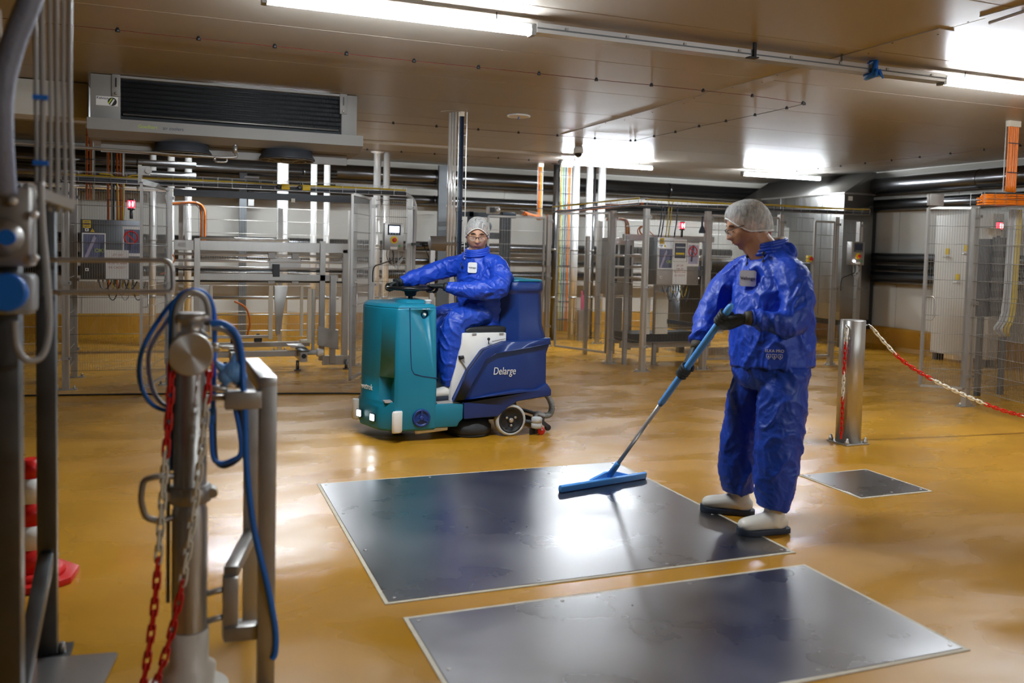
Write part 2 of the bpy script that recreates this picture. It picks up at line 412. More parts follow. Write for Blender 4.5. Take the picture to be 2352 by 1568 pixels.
# aluminium rail between lamps
t = thing('lamp_rail', 'long aluminium lamp rail hung under the ceiling between two tube lamps', 'rail', (2.06, 5.08, 2.85))
MB().prism([(5.03, 2.845), (5.13, 2.845), (5.13, 2.855), (5.085, 2.858), (5.085, 2.905), (5.03, 2.905)], 'x', 2.06, 5.41).build('profile', 'alu', t)
MB().box(2.06, 5.41, 5.024, 5.03, 2.868, 2.876).build('groove_lip', 'steel_dark', t)
bm_ = MB().cbox((0, 0, 0), (0.02, 0.004, 0.014)).mesh('rivet_plate')
for k in range(8):
    r = link('rivet_plate', bm_, 'steel_dull', t); r.location = (0.2 + k * 0.43, -0.055, 0.035)
MB().box(3.655, 3.675, 5.01, 5.03, 2.84, 2.95).box(3.60, 3.675, 4.98, 5.03, 2.838, 2.846).build('bracket', 'black', t)
lk = MB()
for k in range(5): lk.tube([(4.41 + (0.008 if k % 2 else 0) * math.cos(a), 5.02 + (0 if k % 2 else 0.008) * math.cos(a), 2.905 + k * 0.011 + 0.009 * math.sin(a)) for a in [i * PI / 4 for i in range(8)]], 0.0025, 5, True)
lk.build('chain_hanger', 'steel_dark', t)
MB().tube([(2.06, 5.08, 2.87), (2.03, 5.08, 2.868)], 0.014, 8).build('plug', 'light_grey', t)
g = MB()
g.tube([(4.70, 5.00, 2.92), (4.70, 5.00, 2.83), (4.72, 5.10, 2.83), (4.74, 5.14, 2.90), (4.72, 5.06, 2.925)], [0.022, 0.03, 0.028, 0.024, 0.022], 8, True)
g.tube([(4.72, 4.99, 2.86), (4.75, 4.97, 2.80)], [0.02, 0.008], 6).tube([(4.70, 4.99, 2.86), (4.68, 4.97, 2.81)], [0.018, 0.007], 6)
one('knotted_rag', g, 'cable_blue', 'dark blue glove knotted around the aluminium lamp rail', 'rag')
# alarm cables with clips
def alarm_cable(name, pts, label, m='red', step=True):
    t = thing(name, label, 'cable', pts[0], 'thin cables clipped along the ceiling')
    MB().tube(catmull(pts, 4), 0.0024, 5).build('cord', m, t)
    cm = MB().lathe([(0.016, 0.0), (0.016, 0.012), (0.010, 0.026), (0.004, 0.03)], (0, 0, 0), 'z', 8).mesh('clip')
    for p in pts:
        c = link('clip', cm, 'black', t); c.location = V(p) - V(pts[0]) + V((0, 0, -0.012))
zc = HC - 0.02
mat('cord_red', (0.10, 0.012, 0.010), 0.6)
alarm_cable('alarm_cable', [(-2.48 + 0.52 * k, 6.575 + 0.004 * (k % 3), zc) for k in range(15)] + [(5.43, 6.67, zc)], 'thin red cable with black clips crossing the ceiling above the air cooler', 'cord_red')
alarm_cable('alarm_cable', [(5.47, 6.70, zc), (5.485, 6.97, zc), (5.48, 7.46, zc), (5.47, 7.95, zc), (5.44, 8.42, zc), (5.46, 8.95, zc), (5.44, 9.41, zc), (5.44, 9.88, zc)], 'thin dark cable with clips running back across the ceiling beside the joint strip', 'black')
alarm_cable('alarm_cable', [(-1.85 + 0.52 * k, 9.97, zc) for k in range(14)] + [(5.40, 9.93, zc)], 'thin red cable with black clips behind the air cooler', 'cord_red')
alarm_cable('alarm_cable', [(9.70, 12.0 - 0.52 * k, zc) for k in range(12)], 'thin dark clipped cable on the ceiling at the right, in front of the oven hood', 'cord_red')
alarm_cable('alarm_cable', [(0.0 + 0.52 * k, 12.9, zc) for k in range(14)], 'thin clipped cable at the back of the ceiling above the big wall pipe', 'cord_red')
# smoke ring and dome camera
t = thing('ceiling_vent', 'small round white vent ring on the ceiling right of the conduit column', 'vent', (3.41, 8.79, 2.93))
MB().lathe([(0.10, 0.0), (0.125, 0.0), (0.125, 0.012), (0.11, 0.02)], (3.41, 8.79, 2.93), 'z', 28).build('ring', 'white', t)
MB().tube([(3.41, 8.79, 2.93), (3.40, 8.78, 2.90)], 0.006, 6).build('pin', 'cable_blue', t)
t = thing('dome_camera', 'white dome security camera under the ceiling above the far tube lamp', 'camera', (5.15, 10.96, 2.8))
MB().lathe([(0.02, 0.0), (0.05, -0.0), (0.066, -0.03), (0.072, -0.07), (0.072, -0.10)][::-1], (5.15, 10.96, 2.95), 'z', 24).build('housing', 'white', t)
MB().lathe([(0.060, 0.0), (0.052, -0.025), (0.034, -0.045), (0.006, -0.055)], (5.15, 10.96, 2.85), 'z', 20).build('dome', 'black_gloss', t)

# ---------------- air cooler
t = thing('air_cooler', 'wide ceiling air cooler with dark coil and two round fans beneath', 'air cooler', (0.43, 8.45, 2.43))
MB().box(-0.73, -0.49, 8.45, 9.25, 2.55, 2.945).build('side_cover', 'cooler_paint', t, 0.006)
MB().box(1.45, 1.60, 8.45, 9.25, 2.53, 2.945).build('side_cover', 'cooler_paint', t, 0.006)
MB().box(-0.49, 1.45, 8.50, 9.2, 2.56, 2.93).build('coil_block', 'coil', t)
MB().box(-0.49, 1.45, 8.44, 8.50, 2.925, 2.945).build('top_lip', 'cooler_paint', t)
tm = MB().tube([(-0.49, 8.492, 0), (1.45, 8.492, 0)], 0.0075, 6).mesh('coil_tube')
for k in range(7):
    c = link('coil_tube', tm, 'coil_tube', t); c.location = (-0.43, -8.45, 2.645 + k * 0.042 - 2.43)
fin = MB()
for k in range(160): fin.box(-0.485 + k * 0.0121, -0.4838 + k * 0.0121, 8.482, 8.50, 2.60, 2.92)
tag(fin.build('fins', 'coil', t), kind='stuff')
MB().tube([(-0.47, 8.47, 2.612), (1.43, 8.47, 2.605)], 0.009, 8).build('spray_bar', 'steel_dull', t)
tr = MB().prism([(8.36, 2.555), (8.36, 2.455), (8.52, 2.40), (9.25, 2.40), (9.25, 2.555), (9.22, 2.555), (9.22, 2.43), (8.53, 2.43), (8.375, 2.47), (8.375, 2.555)], 'x', -0.75, 1.645)
tr.build('drip_tray', 'cooler_paint', t)
for xx in (-0.525, 1.465):
    b = MB().box(xx - 0.035, xx + 0.035, 8.432, 8.45, 2.76, 2.95).build('hanger_bracket', 'cooler_paint', t, 0.004)
    MB().box(xx - 0.006, xx + 0.006, 8.428, 8.433, 2.84, 2.92).build('slot', 'black', b)
    MB().lathe([(0.012, 0), (0.012, 0.01), (0.005, 0.014)], (xx, 8.43, 2.785), 'y', 8).build('bolt', 'steel', b)
fl = MB().box(-0.67, 1.56, 8.75, 8.80, 2.30, 2.40); fl.build('lower_beam', 'cooler_paint', t)
for cx in (0.02, 0.97):
    f = MB().lathe([(0.235, 2.40), (0.235, 2.36), (0.262, 2.325), (0.262, 2.31), (0.215, 2.325), (0.2, 2.37)], (cx, 8.66, 0), 'z', 40).build('fan', 'charcoal', t)
    gmb = MB()
    for r_ in (0.06, 0.12, 0.18, 0.25): gmb.tube([(cx + r_ * math.cos(a), 8.66 + r_ * math.sin(a), 2.285 + 0.02 * r_ / 0.25) for a in [i * PI / 14 for i in range(28)]], 0.003, 5, True)
    for k in range(4):
        a = k * PI / 2 + 0.5; gmb.tube([(cx, 8.66, 2.28), (cx + 0.26 * math.cos(a), 8.66 + 0.26 * math.sin(a), 2.31)], 0.004, 5)
    gmb.build('guard', 'steel_dull', f)
    MB().lathe([(0.05, 2.30), (0.05, 2.39), (0.03, 2.395)], (cx, 8.66, 0), 'z', 16).build('motor', 'black', f)
    bl = MB()
    for k in range(5):
        a = k * 2 * PI / 5; bl.bar((cx + 0.05 * math.cos(a), 8.66 + 0.05 * math.sin(a), 2.34), (cx + 0.195 * math.cos(a), 8.66 + 0.195 * math.sin(a), 2.355), 0.09, 0.004, (0.25 * math.sin(a), -0.25 * math.cos(a), 1))
    bl.build('blades', 'black', f)
d = MB().tube(catmull([(0.48, 8.5, 2.42), (0.48, 8.5, 2.34), (0.49, 8.49, 2.30), (0.40, 8.48, 2.285), (0.30, 8.48, 2.285), (0.0, 8.49, 2.29), (-1.1, 8.55, 2.31), (-2.6, 8.6, 2.33)], 5), 0.012, 8).build('drain_pipe', 'steel_dull', t)
MB().cyl((0.48, 8.5, 2.40), (0.48, 8.5, 2.33), 0.022, 10).cyl((0.30, 8.48, 2.285), (0.30, 8.48, 2.25), 0.014, 8).build('valve', 'steel', d)
MB().tube(catmull([(0.40, 8.48, 2.285), (0.40, 8.47, 2.245), (0.30, 8.47, 2.24)], 4), 0.009, 6).build('drain_bend', 'steel', d)
pl = MB().box(-0.685, -0.51, 8.447, 8.45, 2.675, 2.755).build('maker_plate', 'paper', t)
text('Kelvion', 'lettering', 'ink', pl, (-0.632, 8.445, 2.738), 0.032, (1, 0, 0), (0, 0, 1), 0.001)
lg = MB().lathe([(0.036, 0), (0.036, 0.002)], (-0.555, 8.447, 2.712), 'y', 24).build('roundel', 'black', pl)
lg2 = MB().prism([(-0.588, 2.700), (-0.565, 2.738), (-0.550, 2.742), (-0.582, 2.690)], 'y', 8.4435, 8.4445).build('lime_stripe', 'lime', pl)
MB().prism([(-0.575, 2.685), (-0.545, 2.735), (-0.535, 2.730), (-0.562, 2.681)], 'y', 8.4435, 8.4445).build('white_stripe', 'white', pl)
text('Goedhart', 'maker_lettering', 'lime', t, (-0.265, 8.358, 2.502), 0.040, (1, 0, 0), (0, 0, 1), 0.001)
text('air coolers', 'air_coolers_lettering', 'ink', t, (-0.055, 8.358, 2.500), 0.040, (1, 0, 0), (0, 0, 1), 0.001)
# grey duct left of the cooler
one('wall_duct', MB().box(-3.6, -0.80, 9.0, 9.35, 2.62, 2.94), 'cream', 'pale rectangular duct under the ceiling left of the air cooler', 'duct', bevel=0.006)
# ================================================================ pipes
def hpipe(name, p, q, r, label, m='pipe_dark', bands=True, group='steel pipes along the walls'):
    t = thing(name, label, 'pipe', p, group)
    MB().cyl(p, q, r, 20).build('pipe', m, t)
    if bands:
        d = V(q) - V(p); L = d.length; d.normalize(); k = 0.8
        while k < L - 0.3:
            c = V(p) + d * k; MB().cyl(c - d * 0.012, c + d * 0.012, r + 0.004, 20).build('band', m, t); k += 2.3
    return t
hpipe('wall_pipe', (-5.9, 14.45, 2.70), (11.02, 14.45, 2.70), 0.135, 'thickest dark steel pipe running high along the back wall')
hpipe('wall_pipe', (-5.9, 14.50, 2.31), (11.02, 14.50, 2.31), 0.085, 'second dark steel pipe along the back wall, below the thickest one')
hpipe('wall_pipe', (-5.9, 14.45, 1.52), (10.15, 14.45, 1.52), 0.085, 'dark steel pipe at head height along the back wall behind the driver')
hpipe('wall_pipe', (-5.9, 14.48, 1.27), (10.15, 14.48, 1.27), 0.045, 'thin steel pipe on the back wall, middle of the lower three')
hpipe('wall_pipe', (-5.9, 14.45, 1.03), (10.15, 14.45, 1.03), 0.075, 'lowest dark steel pipe along the back wall')
hpipe('wall_pipe', (-5.9, 13.75, 2.62), (2.3, 13.75, 2.62), 0.06, 'steel pipe high at the left under the air cooler', 'pipe_dark')
hpipe('wall_pipe', (-5.9, 13.9, 2.42), (2.3, 13.9, 2.42), 0.055, 'dark pipe beneath the upper pipes left of the big chrome pipe', 'pipe_dark')
hpipe('wall_pipe', (-5.9, 12.2, 2.50), (0.2, 12.2, 2.50), 0.045, 'dark pipe at the far left behind the cage, upper one', 'pipe_dark')
hpipe('wall_pipe', (-5.9, 12.2, 2.34), (0.2, 12.2, 2.34), 0.07, 'dark pipe at the far left behind the cage, thick middle one', 'pipe_dark')
hpipe('wall_pipe', (-5.9, 12.2, 2.17), (0.2, 12.2, 2.17), 0.03, 'thin bright pipe at the far left behind the cage, lowest one', 'chrome')
hpipe('wall_pipe', (10.88, 4.0, 2.69), (10.88, 14.3, 2.69), 0.14, 'thickest dark pipe high on the right wall')
hpipe('wall_pipe', (10.92, 4.0, 2.38), (10.92, 14.3, 2.38), 0.095, 'second dark pipe high on the right wall behind the grey junction box')
hpipe('wall_pipe', (10.92, 4.0, 1.51), (10.92, 14.3, 1.51), 0.08, 'upper of the three mid-height pipes on the right wall')
hpipe('wall_pipe', (10.95, 4.0, 1.35), (10.95, 14.3, 1.35), 0.035, 'thin middle pipe of the three on the right wall')
hpipe('wall_pipe', (10.92, 4.0, 1.19), (10.92, 14.3, 1.19), 0.095, 'lower of the three mid-height pipes on the right wall')
def vpipe(x, y, r, z0, z1, label, m='chrome', flange=True):
    t = thing('riser_pipe', label, 'pipe', (x, y, z0), 'vertical pipes rising to the ceiling')
    MB().cyl((x, y, z0), (x, y, z1), r, 20).build('pipe', m, t)
    if flange: MB().lathe([(r, z1 - 0.03), (r + 0.05, z1 - 0.006), (r + 0.05, z1)], (x, y, 0), 'z', 20).build('flange', m, t)
    for z in (z0 + 0.7, z0 + 1.5): MB().cyl((x, y, z), (x, y, z + 0.03), r + 0.004, 20).build('band', 'steel_dull', t)
vpipe(-0.355, 13.3, 0.047, 0, HC, 'chrome riser pipe under the cooler, first from the left')
vpipe(-0.115, 13.3, 0.049, 0, HC, 'chrome riser pipe under the cooler, second from the left')
vpipe(0.115, 13.3, 0.049, 0, HC, 'chrome riser pipe under the cooler, third from the left')
vpipe(1.43, 13.3, 0.082, 0, HC, 'widest chrome riser pipe, behind the roller machine')
vpipe(1.885, 13.3, 0.048, 0, HC, 'chrome riser pipe just right of the widest one')
vpipe(2.08, 13.3, 0.048, 0, HC, 'second chrome riser pipe right of the widest one')
vpipe(2.845, 13.3, 0.056, 0, HC, 'left chrome riser of the pair above the operator panel')
vpipe(2.99, 13.3, 0.052, 0, HC, 'right chrome riser of the pair above the operator panel', flange=False)
vpipe(5.86, 13.3, 0.05, 0, HC, 'dark riser pipe left of the cable ladder by the far tube lamp', 'pipe_dark')
vpipe(6.22, 13.3, 0.068, 0, HC, 'chrome riser pipe under the far tube lamp, first of three', flange=False)
vpipe(6.48, 13.3, 0.058, 0, HC, 'chrome riser pipe under the far tube lamp, second of three', flange=False)
vpipe(6.60, 13.35, 0.02, 0, HC, 'thin dark riser between the chrome pipes under the far tube lamp', 'pipe_dark', flange=False)
vpipe(6.71, 13.3, 0.066, 0, HC, 'chrome riser pipe under the far tube lamp, third of three', flange=False)
# pipe support columns
def support(x, y, h, label, wdt=0.11):
    t = thing('pipe_support', label, 'column', (x, y, 0), 'steel columns carrying the wall pipes')
    MB().bar((x, y, 0), (x, y, h), wdt, 0.07, (0, 1, 0)).build('column', 'steel_dark', t)
    for z in (2.2, 2.52): MB().box(x + 0.02, x + 0.24, y - 0.05, y + 0.02, z, z + 0.03).cbox((x + 0.12, y - 0.02, z - 0.06), (0.09, 0.06, 0.10)).build('bracket', 'galv', t)
    MB().box(x - 0.1, x + 0.1, y - 0.1, y + 0.1, 0, 0.015).build('foot_plate', 'steel_dark', t)
support(0.93, 14.3, 2.6, 'dark steel pipe column behind the roller machine')
support(4.22, 14.3, 2.9, 'grey steel pipe column left of the driver, behind the conduits', 0.22)
support(6.98, 14.3, 2.55, 'steel pipe column with white bracket right of the chrome risers', 0.09)
support(-2.6, 14.3, 2.6, 'steel pipe column at the far left wall')

mat('cable_steelblue', (0.05, 0.10, 0.18), 0.4)
# conduit column in front of the ceiling
t = thing('conduit_column', 'bundle of steel conduits and blue cables dropping from the ceiling behind the driver', 'conduit', (2.72, 8.9, 1.3))
for xx, zt in ((2.672, 2.93), (2.703, 2.94), (2.737, 2.95)): MB().cyl((xx, 8.9, 1.3), (xx, 8.9, zt), 0.0135, 12).build('conduit', 'chrome', t)
for xx, m_, r_ in ((2.785, 'cable_steelblue', 0.007), (2.80, 'cable_navy', 0.008), (2.815, 'cable_navy', 0.008)): MB().cyl((xx, 8.88, 0.9), (xx, 8.88, 2.93), r_, 8).build('cable', m_, t)
ld = MB().bar((2.775, 8.90, 0.9), (2.775, 8.90, 2.95), 0.008).bar((2.862, 8.90, 0.9), (2.862, 8.90, 2.95), 0.008)
for k in range(17): ld.bar((2.775, 8.90, 0.98 + k * 0.115), (2.862, 8.90, 0.98 + k * 0.115), 0.006)
ld.build('cable_ladder', 'wire_light', t)
MB().box(2.77, 2.825, 8.87, 8.91, 2.90, 2.95).build('foam_seal', 'ivory', t)
ti = MB()
for k in range(8): ti.tube([(2.77, 8.865, 1.1 + k * 0.23), (2.825, 8.865, 1.105 + k * 0.23)], 0.005, 5)
tag(ti.build('cable_ties', 'cable_navy', t), kind='stuff')
MB().tube([(2.56, 8.86, 2.93), (2.66, 8.86, 2.948), (2.78, 8.86, 2.942)], 0.004, 5).build('earth_wire', 'wire_light', t)

# cable ladders with coloured cables
def cable_drop(x, y, z0, z1, wd, cables, label):
    t = thing('cable_ladder', label, 'cable ladder', (x, y, z0), 'cable ladders dropping from the ceiling')
    ld = MB()
    for s in (-0.5, 0.5): ld.bar((x + s * wd, y + 0.02, z0), (x + s * wd, y + 0.02, z1), 0.008)
    for k in range(int((z1 - z0) / 0.14)): ld.bar((x - wd / 2, y + 0.02, z0 + 0.05 + k * 0.14), (x + wd / 2, y + 0.02, z0 + 0.05 + k * 0.14), 0.006)
    ld.build('ladder', 'wire_light', t)
    n = len(cables)
    for i, m_ in enumerate(cables):
        xx = x - wd / 2 + wd * (i + 0.5) / n; MB().tube(catmull([(xx, y, z0), (xx + 0.006 * math.sin(i * 2.1), y - 0.004, (z0 + z1) / 2), (xx, y, z1)], 4), wd / n * 0.36, 6).build('cable', m_, t)
    ti = MB()
    for k in range(int((z1 - z0) / 0.3)): ti.bar((x - wd / 2, y - wd / n * 0.6, z0 + 0.2 + k * 0.3), (x + wd / 2, y - wd / n * 0.6, z0 + 0.2 + k * 0.3), 0.008)
    if z1 - z0 > 0.3: tag(ti.build('cable_ties', 'cable_navy', t), kind='stuff')
    MB().box(x - wd / 2, x + wd / 2, y - 0.02, y + 0.03, z1 - 0.06, z1).build('foam_seal', 'ivory', t)
cable_drop(5.64, 13.45, 2.0, 2.95, 0.09, ['orange', 'orange', 'cable_yellow', 'white'], 'narrow orange cable drop by the far tube lamp')
cable_drop(6.02, 13.25, 0.15, 2.95, 0.20, ['cable_yellow', 'light_grey', 'green', 'light_grey', 'cable_navy', 'light_grey', 'cable_grey', 'orange', 'orange', 'light_grey'], 'wide drop of green, grey and orange cables behind the open gate')
cable_drop(-0.75, 12.0, 0.9, 2.95, 0.20, ['orange', 'light_grey', 'cable_navy', 'orange', 'orange', 'cable_grey'], 'cable drop of orange and grey cables behind the left cabinet')
cable_drop(-1.05, 12.1, 2.0, 2.95, 0.10, ['orange', 'orange', 'light_grey'], 'thin orange cable drop left of the cooler fans')

# ================================================================ fences
def fence_post(x, y, label, h=2.05, clamps=(0.3, 1.05, 1.93), face=-1):
    t = thing('fence_post', label, 'post', (x, y, 0), 'steel posts of the machine fences')
    mb = MB().prism([(x - .032, y - .032), (x - .012, y - .032), (x - .012, y - .026), (x + .012, y - .026), (x + .012, y - .032), (x + .032, y - .032), (x + .032, y + .032), (x - .032, y + .032)], 'z', 0.01, h)
    mb.build('post', 'steel', t)
    MB().box(x - 0.1, x + 0.1, y - 0.035, y + 0.035, 0, 0.012).build('foot_plate', 'steel_dull', t)
    for s in (-0.075, 0.075): MB().lathe([(0.012, 0.012), (0.012, 0.03), (0.005, 0.045)], (x + s, y, 0), 'z', 8).build('anchor_bolt', 'steel', t)
    for z in clamps:
        c = MB().box(x - 0.04, x + 0.055, y - 0.045, y - 0.03, z, z + 0.035).build('clamp', 'galv', t)
        MB().lathe([(0.008, 0), (0.008, 0.008)], (x + 0.035, y - 0.045, z + 0.018), 'y', 8).build('bolt', 'steel_dark', c)
    return t
def fence_panel(name, p, q, label, z0=0.19, z1=2.02, frame=False, gap=0.022, hz=0.185, m='wire', handle=None, cat='fence'):
    P = V((p[0], p[1], 0)); Q = V((q[0], q[1], 0)); L = (Q - P).length; d = (Q - P).normalized(); nrm = V((d.y, -d.x, 0))
    t = thing(name, label, cat, (P.x, P.y, 0), 'wire mesh panels of the machine fences')
    vm = MB(); n = int(L / gap)
    for k in range(n + 1):
        a = P + d * (k * L / n); vm.tube([(a.x, a.y, z0), (a.x, a.y, z1)], 0.0014, 4, cap=False)
    tag(vm.build('upright_wires', m, t), kind='stuff')
    k = int(round((z1 - z0) / hz)); hm = MB().tube([(0, 0, 0), d * L], 0.0030, 6).mesh('cross_wire')
    for i in range(k + 1):
        o = link('cross_wire', hm, m, t); o.location = nrm * 0.005 + V((0, 0, z0 + i * (z1 - z0) / k))
    if frame:
        f = MB()
        for a, b in (((P.x, P.y, z0), (P.x, P.y, z1)), ((Q.x, Q.y, z0), (Q.x, Q.y, z1)), ((P.x, P.y, z0), (Q.x, Q.y, z0)), ((P.x, P.y, z1), (Q.x, Q.y, z1))): f.bar(a, b, 0.026)
        f.build('frame', 'steel_dull', t)
    if handle is not None:
        c = P + d * (L * handle[0]); s = d * (0.075 * handle[1]); z = 1.0; n2 = nrm * 0.025
        MB().tube([(c + n2 + V((0, 0, z - .12))), (c + s * .7 + n2 * 1.4 + V((0, 0, z - .12))), (c + s + n2 * 1.4 + V((0, 0, z - .09))), (c + s + n2 * 1.4 + V((0, 0, z + .09))), (c + s * .7 + n2 * 1.4 + V((0, 0, z + .12))), (c + n2 + V((0, 0, z + .12)))], 0.007, 6).build('handle', 'steel', t)
    return t
# left cage
fence_post(-1.05, 9.57, 'front corner post of the left cage, beside the grey control cabinet')
fence_post(-1.06, 10.42, 'rear post of the left cage side, just behind the front corner post')
fence_panel('mesh_fence', (-1.01, 9.55), (-0.12, 9.55), 'mesh panel of the left cage in front of the grey control cabinet')
fence_panel('mesh_fence', (-1.05, 9.60), (-1.06, 10.38), 'short side mesh panel of the left cage, seen edge on')
fence_panel('mesh_fence', (-4.2, 10.42), (-1.10, 10.42), 'mesh panel at the far left behind the foreground frame')
fence_post(-2.7, 10.45, 'post at the far left behind the foreground frame')
fence_post(-0.10, 9.70, 'hinge post of the left open gate')
fence_panel('gate', (-0.33, 8.74), (-0.11, 9.66), 'left open mesh gate swung towards the camera', 0.11, 2.03, True, handle=(0.03, 1), cat='gate')
fence_panel('gate', (1.66, 8.95), (2.00, 9.68), 'right open mesh gate beside the teal scrubber front', 0.11, 2.03, True, handle=(0.03, 1), cat='gate')
fence_post(2.03, 9.72, 'hinge post between the right open gate and the operator panel')
fence_post(2.46, 9.72, 'slim post right of the operator panel, beside the curved blue hose')
fence_panel('mesh_fence', (2.06, 9.70), (2.43, 9.70), 'narrow mesh panel carrying the operator panel')
fence_panel('mesh_fence', (2.06, 10.75), (2.45, 10.75), 'mesh panel behind the operator panel', m='wire_light')
fence_post(2.03, 10.78, 'rear post behind the operator panel', 2.05, ())
# back fence behind the roller machine
for i, x in enumerate((0.02, 1.32, 2.30)): fence_post(x, 12.5, ['pale post behind the roller machine, left one', 'pale post in front of the widest chrome riser', 'pale post behind the right open gate'][i], 2.0, ())
fence_panel('mesh_fence', (0.05, 12.48), (1.29, 12.48), 'pale mesh panel behind the roller machine, left half', 0.2, 1.99, m='wire_light')
fence_panel('mesh_fence', (1.35, 12.48), (2.27, 12.48), 'pale mesh panel behind the roller machine, right half', 0.2, 1.99, m='wire_light')
# small gate behind the driver
fence_panel('gate', (4.36, 12.4), (5.28, 12.4), 'pale mesh gate behind the driver', 0.12, 2.0, True, hz=0.2, m='wire_light', cat='gate')
fence_post(5.36, 12.4, 'steel post right of the blue scrubber tank')
t = thing('gate_switch', 'white switch box on top of the gate behind the driver', 'switch', (4.40, 12.36, 2.0))
MB().box(4.32, 4.50, 12.30, 12.40, 2.03, 2.14).build('box', 'light_grey', t, 0.004)
MB().box(4.345, 4.42, 12.29, 12.30, 2.045, 2.125).build('face', 'black', t)
MB().lathe([(0.035, 0), (0.035, 0.03), (0.02, 0.035)], (4.465, 12.30, 2.085), 'y', 16).build('knob', 'galv', t)
# black lifting frame behind the driver
t = thing('lift_frame', 'black guarded lift frame against the back wall behind the driver', 'frame', (4.5, 13.0, 0))
for xx in (4.08, 4.27): MB().bar((xx, 13.0, 0), (xx, 13.0, 2.08), 0.07, 0.1, (0, 1, 0)).build('upright', 'dark_frame', t)
for k in range(4): MB().bar((4.79 + k * 0.045, 13.0, 0), (4.79 + k * 0.045, 13.0, 2.05), 0.026, 0.1, (0, 1, 0)).build('slat', 'dark_frame', t)
MB().box(4.05, 5.02, 12.95, 13.06, 2.0, 2.07).build('top_beam', 'dark_frame', t)
MB().box(4.78, 5.0, 12.93, 13.05, 2.03, 2.09).build('head', 'dark_frame', t, 0.01)
MB().box(4.30, 4.80, 13.0, 13.05, 1.66, 1.76).build('cross_rail', 'dark_frame', t)
MB().lathe([(0.05, 0.0), (0.085, 0.0), (0.085, 0.05), (0.05, 0.05)], (4.52, 12.97, 1.85), 'y', 24).build('eye_ring', 'dark_frame', t)
# cage B (right of the scrubber)
fence_post(5.455, 9.555, 'front corner post of the right cage, left of the poster cabinet')
fence_post(5.40, 10.34, 'rear side post of the right cage, hinge of its open gate')
fence_post(6.345, 9.54, 'post right of the poster cabinet')
fence_panel('mesh_fence', (5.49, 9.535), (6.31, 9.535), 'mesh panel in front of the poster cabinet')
fence_panel('mesh_fence', (5.44, 9.59), (5.41, 10.30), 'side mesh panel of the right cage, between its corner post and gate')
fence_panel('gate', (5.02, 11.30), (5.38, 10.42), 'open mesh gate in front of the cable ladder and chrome risers', 0.14, 2.02, True, cat='gate')
fence_panel('gate', (6.39, 9.53), (7.44, 9.53), 'mesh gate partly hidden behind the standing worker', 0.14, 2.0, True, cat='gate')
fence_post(7.50, 9.56, 'post beside the standing worker, right of his hair net')
fence_panel('mesh_fence', (7.54, 9.58), (8.06, 9.58), 'mesh panel right of the standing worker in front of the oven')
fence_panel('gate', (8.08, 9.57), (8.40, 9.57), 'narrow mesh gate with frame in front of the oven', 0.14, 1.98, True, cat='gate')
fence_post(8.44, 9.58, 'post left of the small operator panel near the oven')
fence_post(8.88, 9.60, 'post right of the small operator panel near the oven', 2.0)
fence_panel('mesh_fence', (8.48, 9.58), (8.84, 9.58), 'narrow mesh panel carrying the small operator panel near the oven')
fence_panel('mesh_fence', (6.4, 12.6), (10.0, 12.6), 'rear mesh panel at the back of the right cage', m='wire_light')
fence_post(6.36, 12.63, 'rear post at the back of the right cage, left end', 2.0, ())
fence_post(10.04, 12.63, 'rear post at the back of the right cage beside the oven', 2.0, ())
# cage C (far right)
fence_post(7.545, 6.565, 'thick post of the far right cage, behind the sagging chain')
fence_panel('gate', (7.20, 6.83), (7.50, 6.575), 'narrow open mesh gate at the far right in front of the pale cabinet', 0.19, 2.03, True, handle=(0.06, 1), cat='gate')
fence_panel('mesh_fence', (7.53, 6.54), (7.22, 5.35), 'mesh panel at the right edge coming towards the camera')
fence_panel('mesh_fence', (7.58, 6.56), (9.6, 6.75), 'mesh panel at the right edge running back behind the first one')
one('junction_box', MB().box(7.13, 7.32, 6.75, 6.79, 2.05, 2.17), 'steel_dull', 'grey junction box above the narrow gate at the far right', 'junction box', bevel=0.004)

# ================================================================ cable trays
def cable_tray(path, wd, h, cables, label, ties='cable_navy'):
    pts = catmull(path, 1) if len(path) > 2 else [V(p) for p in path]
    t = thing('cable_tray', label, 'cable tray', tuple(path[0]), 'wire cable trays on top of the fences')
    bk = MB(); L = 0
    for a, b in zip(pts[:-1], pts[1:]):
        d = (b - a).normalized(); s = V((d.y, -d.x, 0)); s = (s.normalized() if s.length > 0.2 else V((0, -1, 0)) if abs(d.x) > 0.5 else V((1, 0, 0))) * wd / 2; n = max(1, int((b - a).length / 0.12))
        for off, z in ((s, 0), (-s, 0), (s, h), (-s, h), (s, h / 2), (s * 0, 0)): bk.tube([a + off + V((0, 0, z)), b + off + V((0, 0, z))], 0.0028, 4)
        for k in range(n + 1):
            c = a + d * ((b - a).length * k / n); bk.tube([c + s + V((0, 0, h)), c + s, c - s, c - s + V((0, 0, h))], 0.0028, 4)
    tag(bk.build('basket', 'galv', t), kind='stuff')
    for i, (m_, r_, dy, dz) in enumerate(cables):
        cp = []
        for k, p in enumerate(pts):
            d = (pts[min(k + 1, len(pts) - 1)] - pts[max(k - 1, 0)]).normalized(); s = V((d.y, -d.x, 0)); s = s.normalized() if s.length > 0.5 else V((1, 0, 0))
            cp.append(p + s * dy + V((0, 0, r_ + dz + 0.006 * math.sin(k * 1.7 + i))))
        MB().tube(catmull(cp, 4), r_, 6).build('cable', m_, t)
    return t
def lin(a, b, n): return [tuple(V(a).lerp(V(b), k / n)) for k in range(n + 1)]
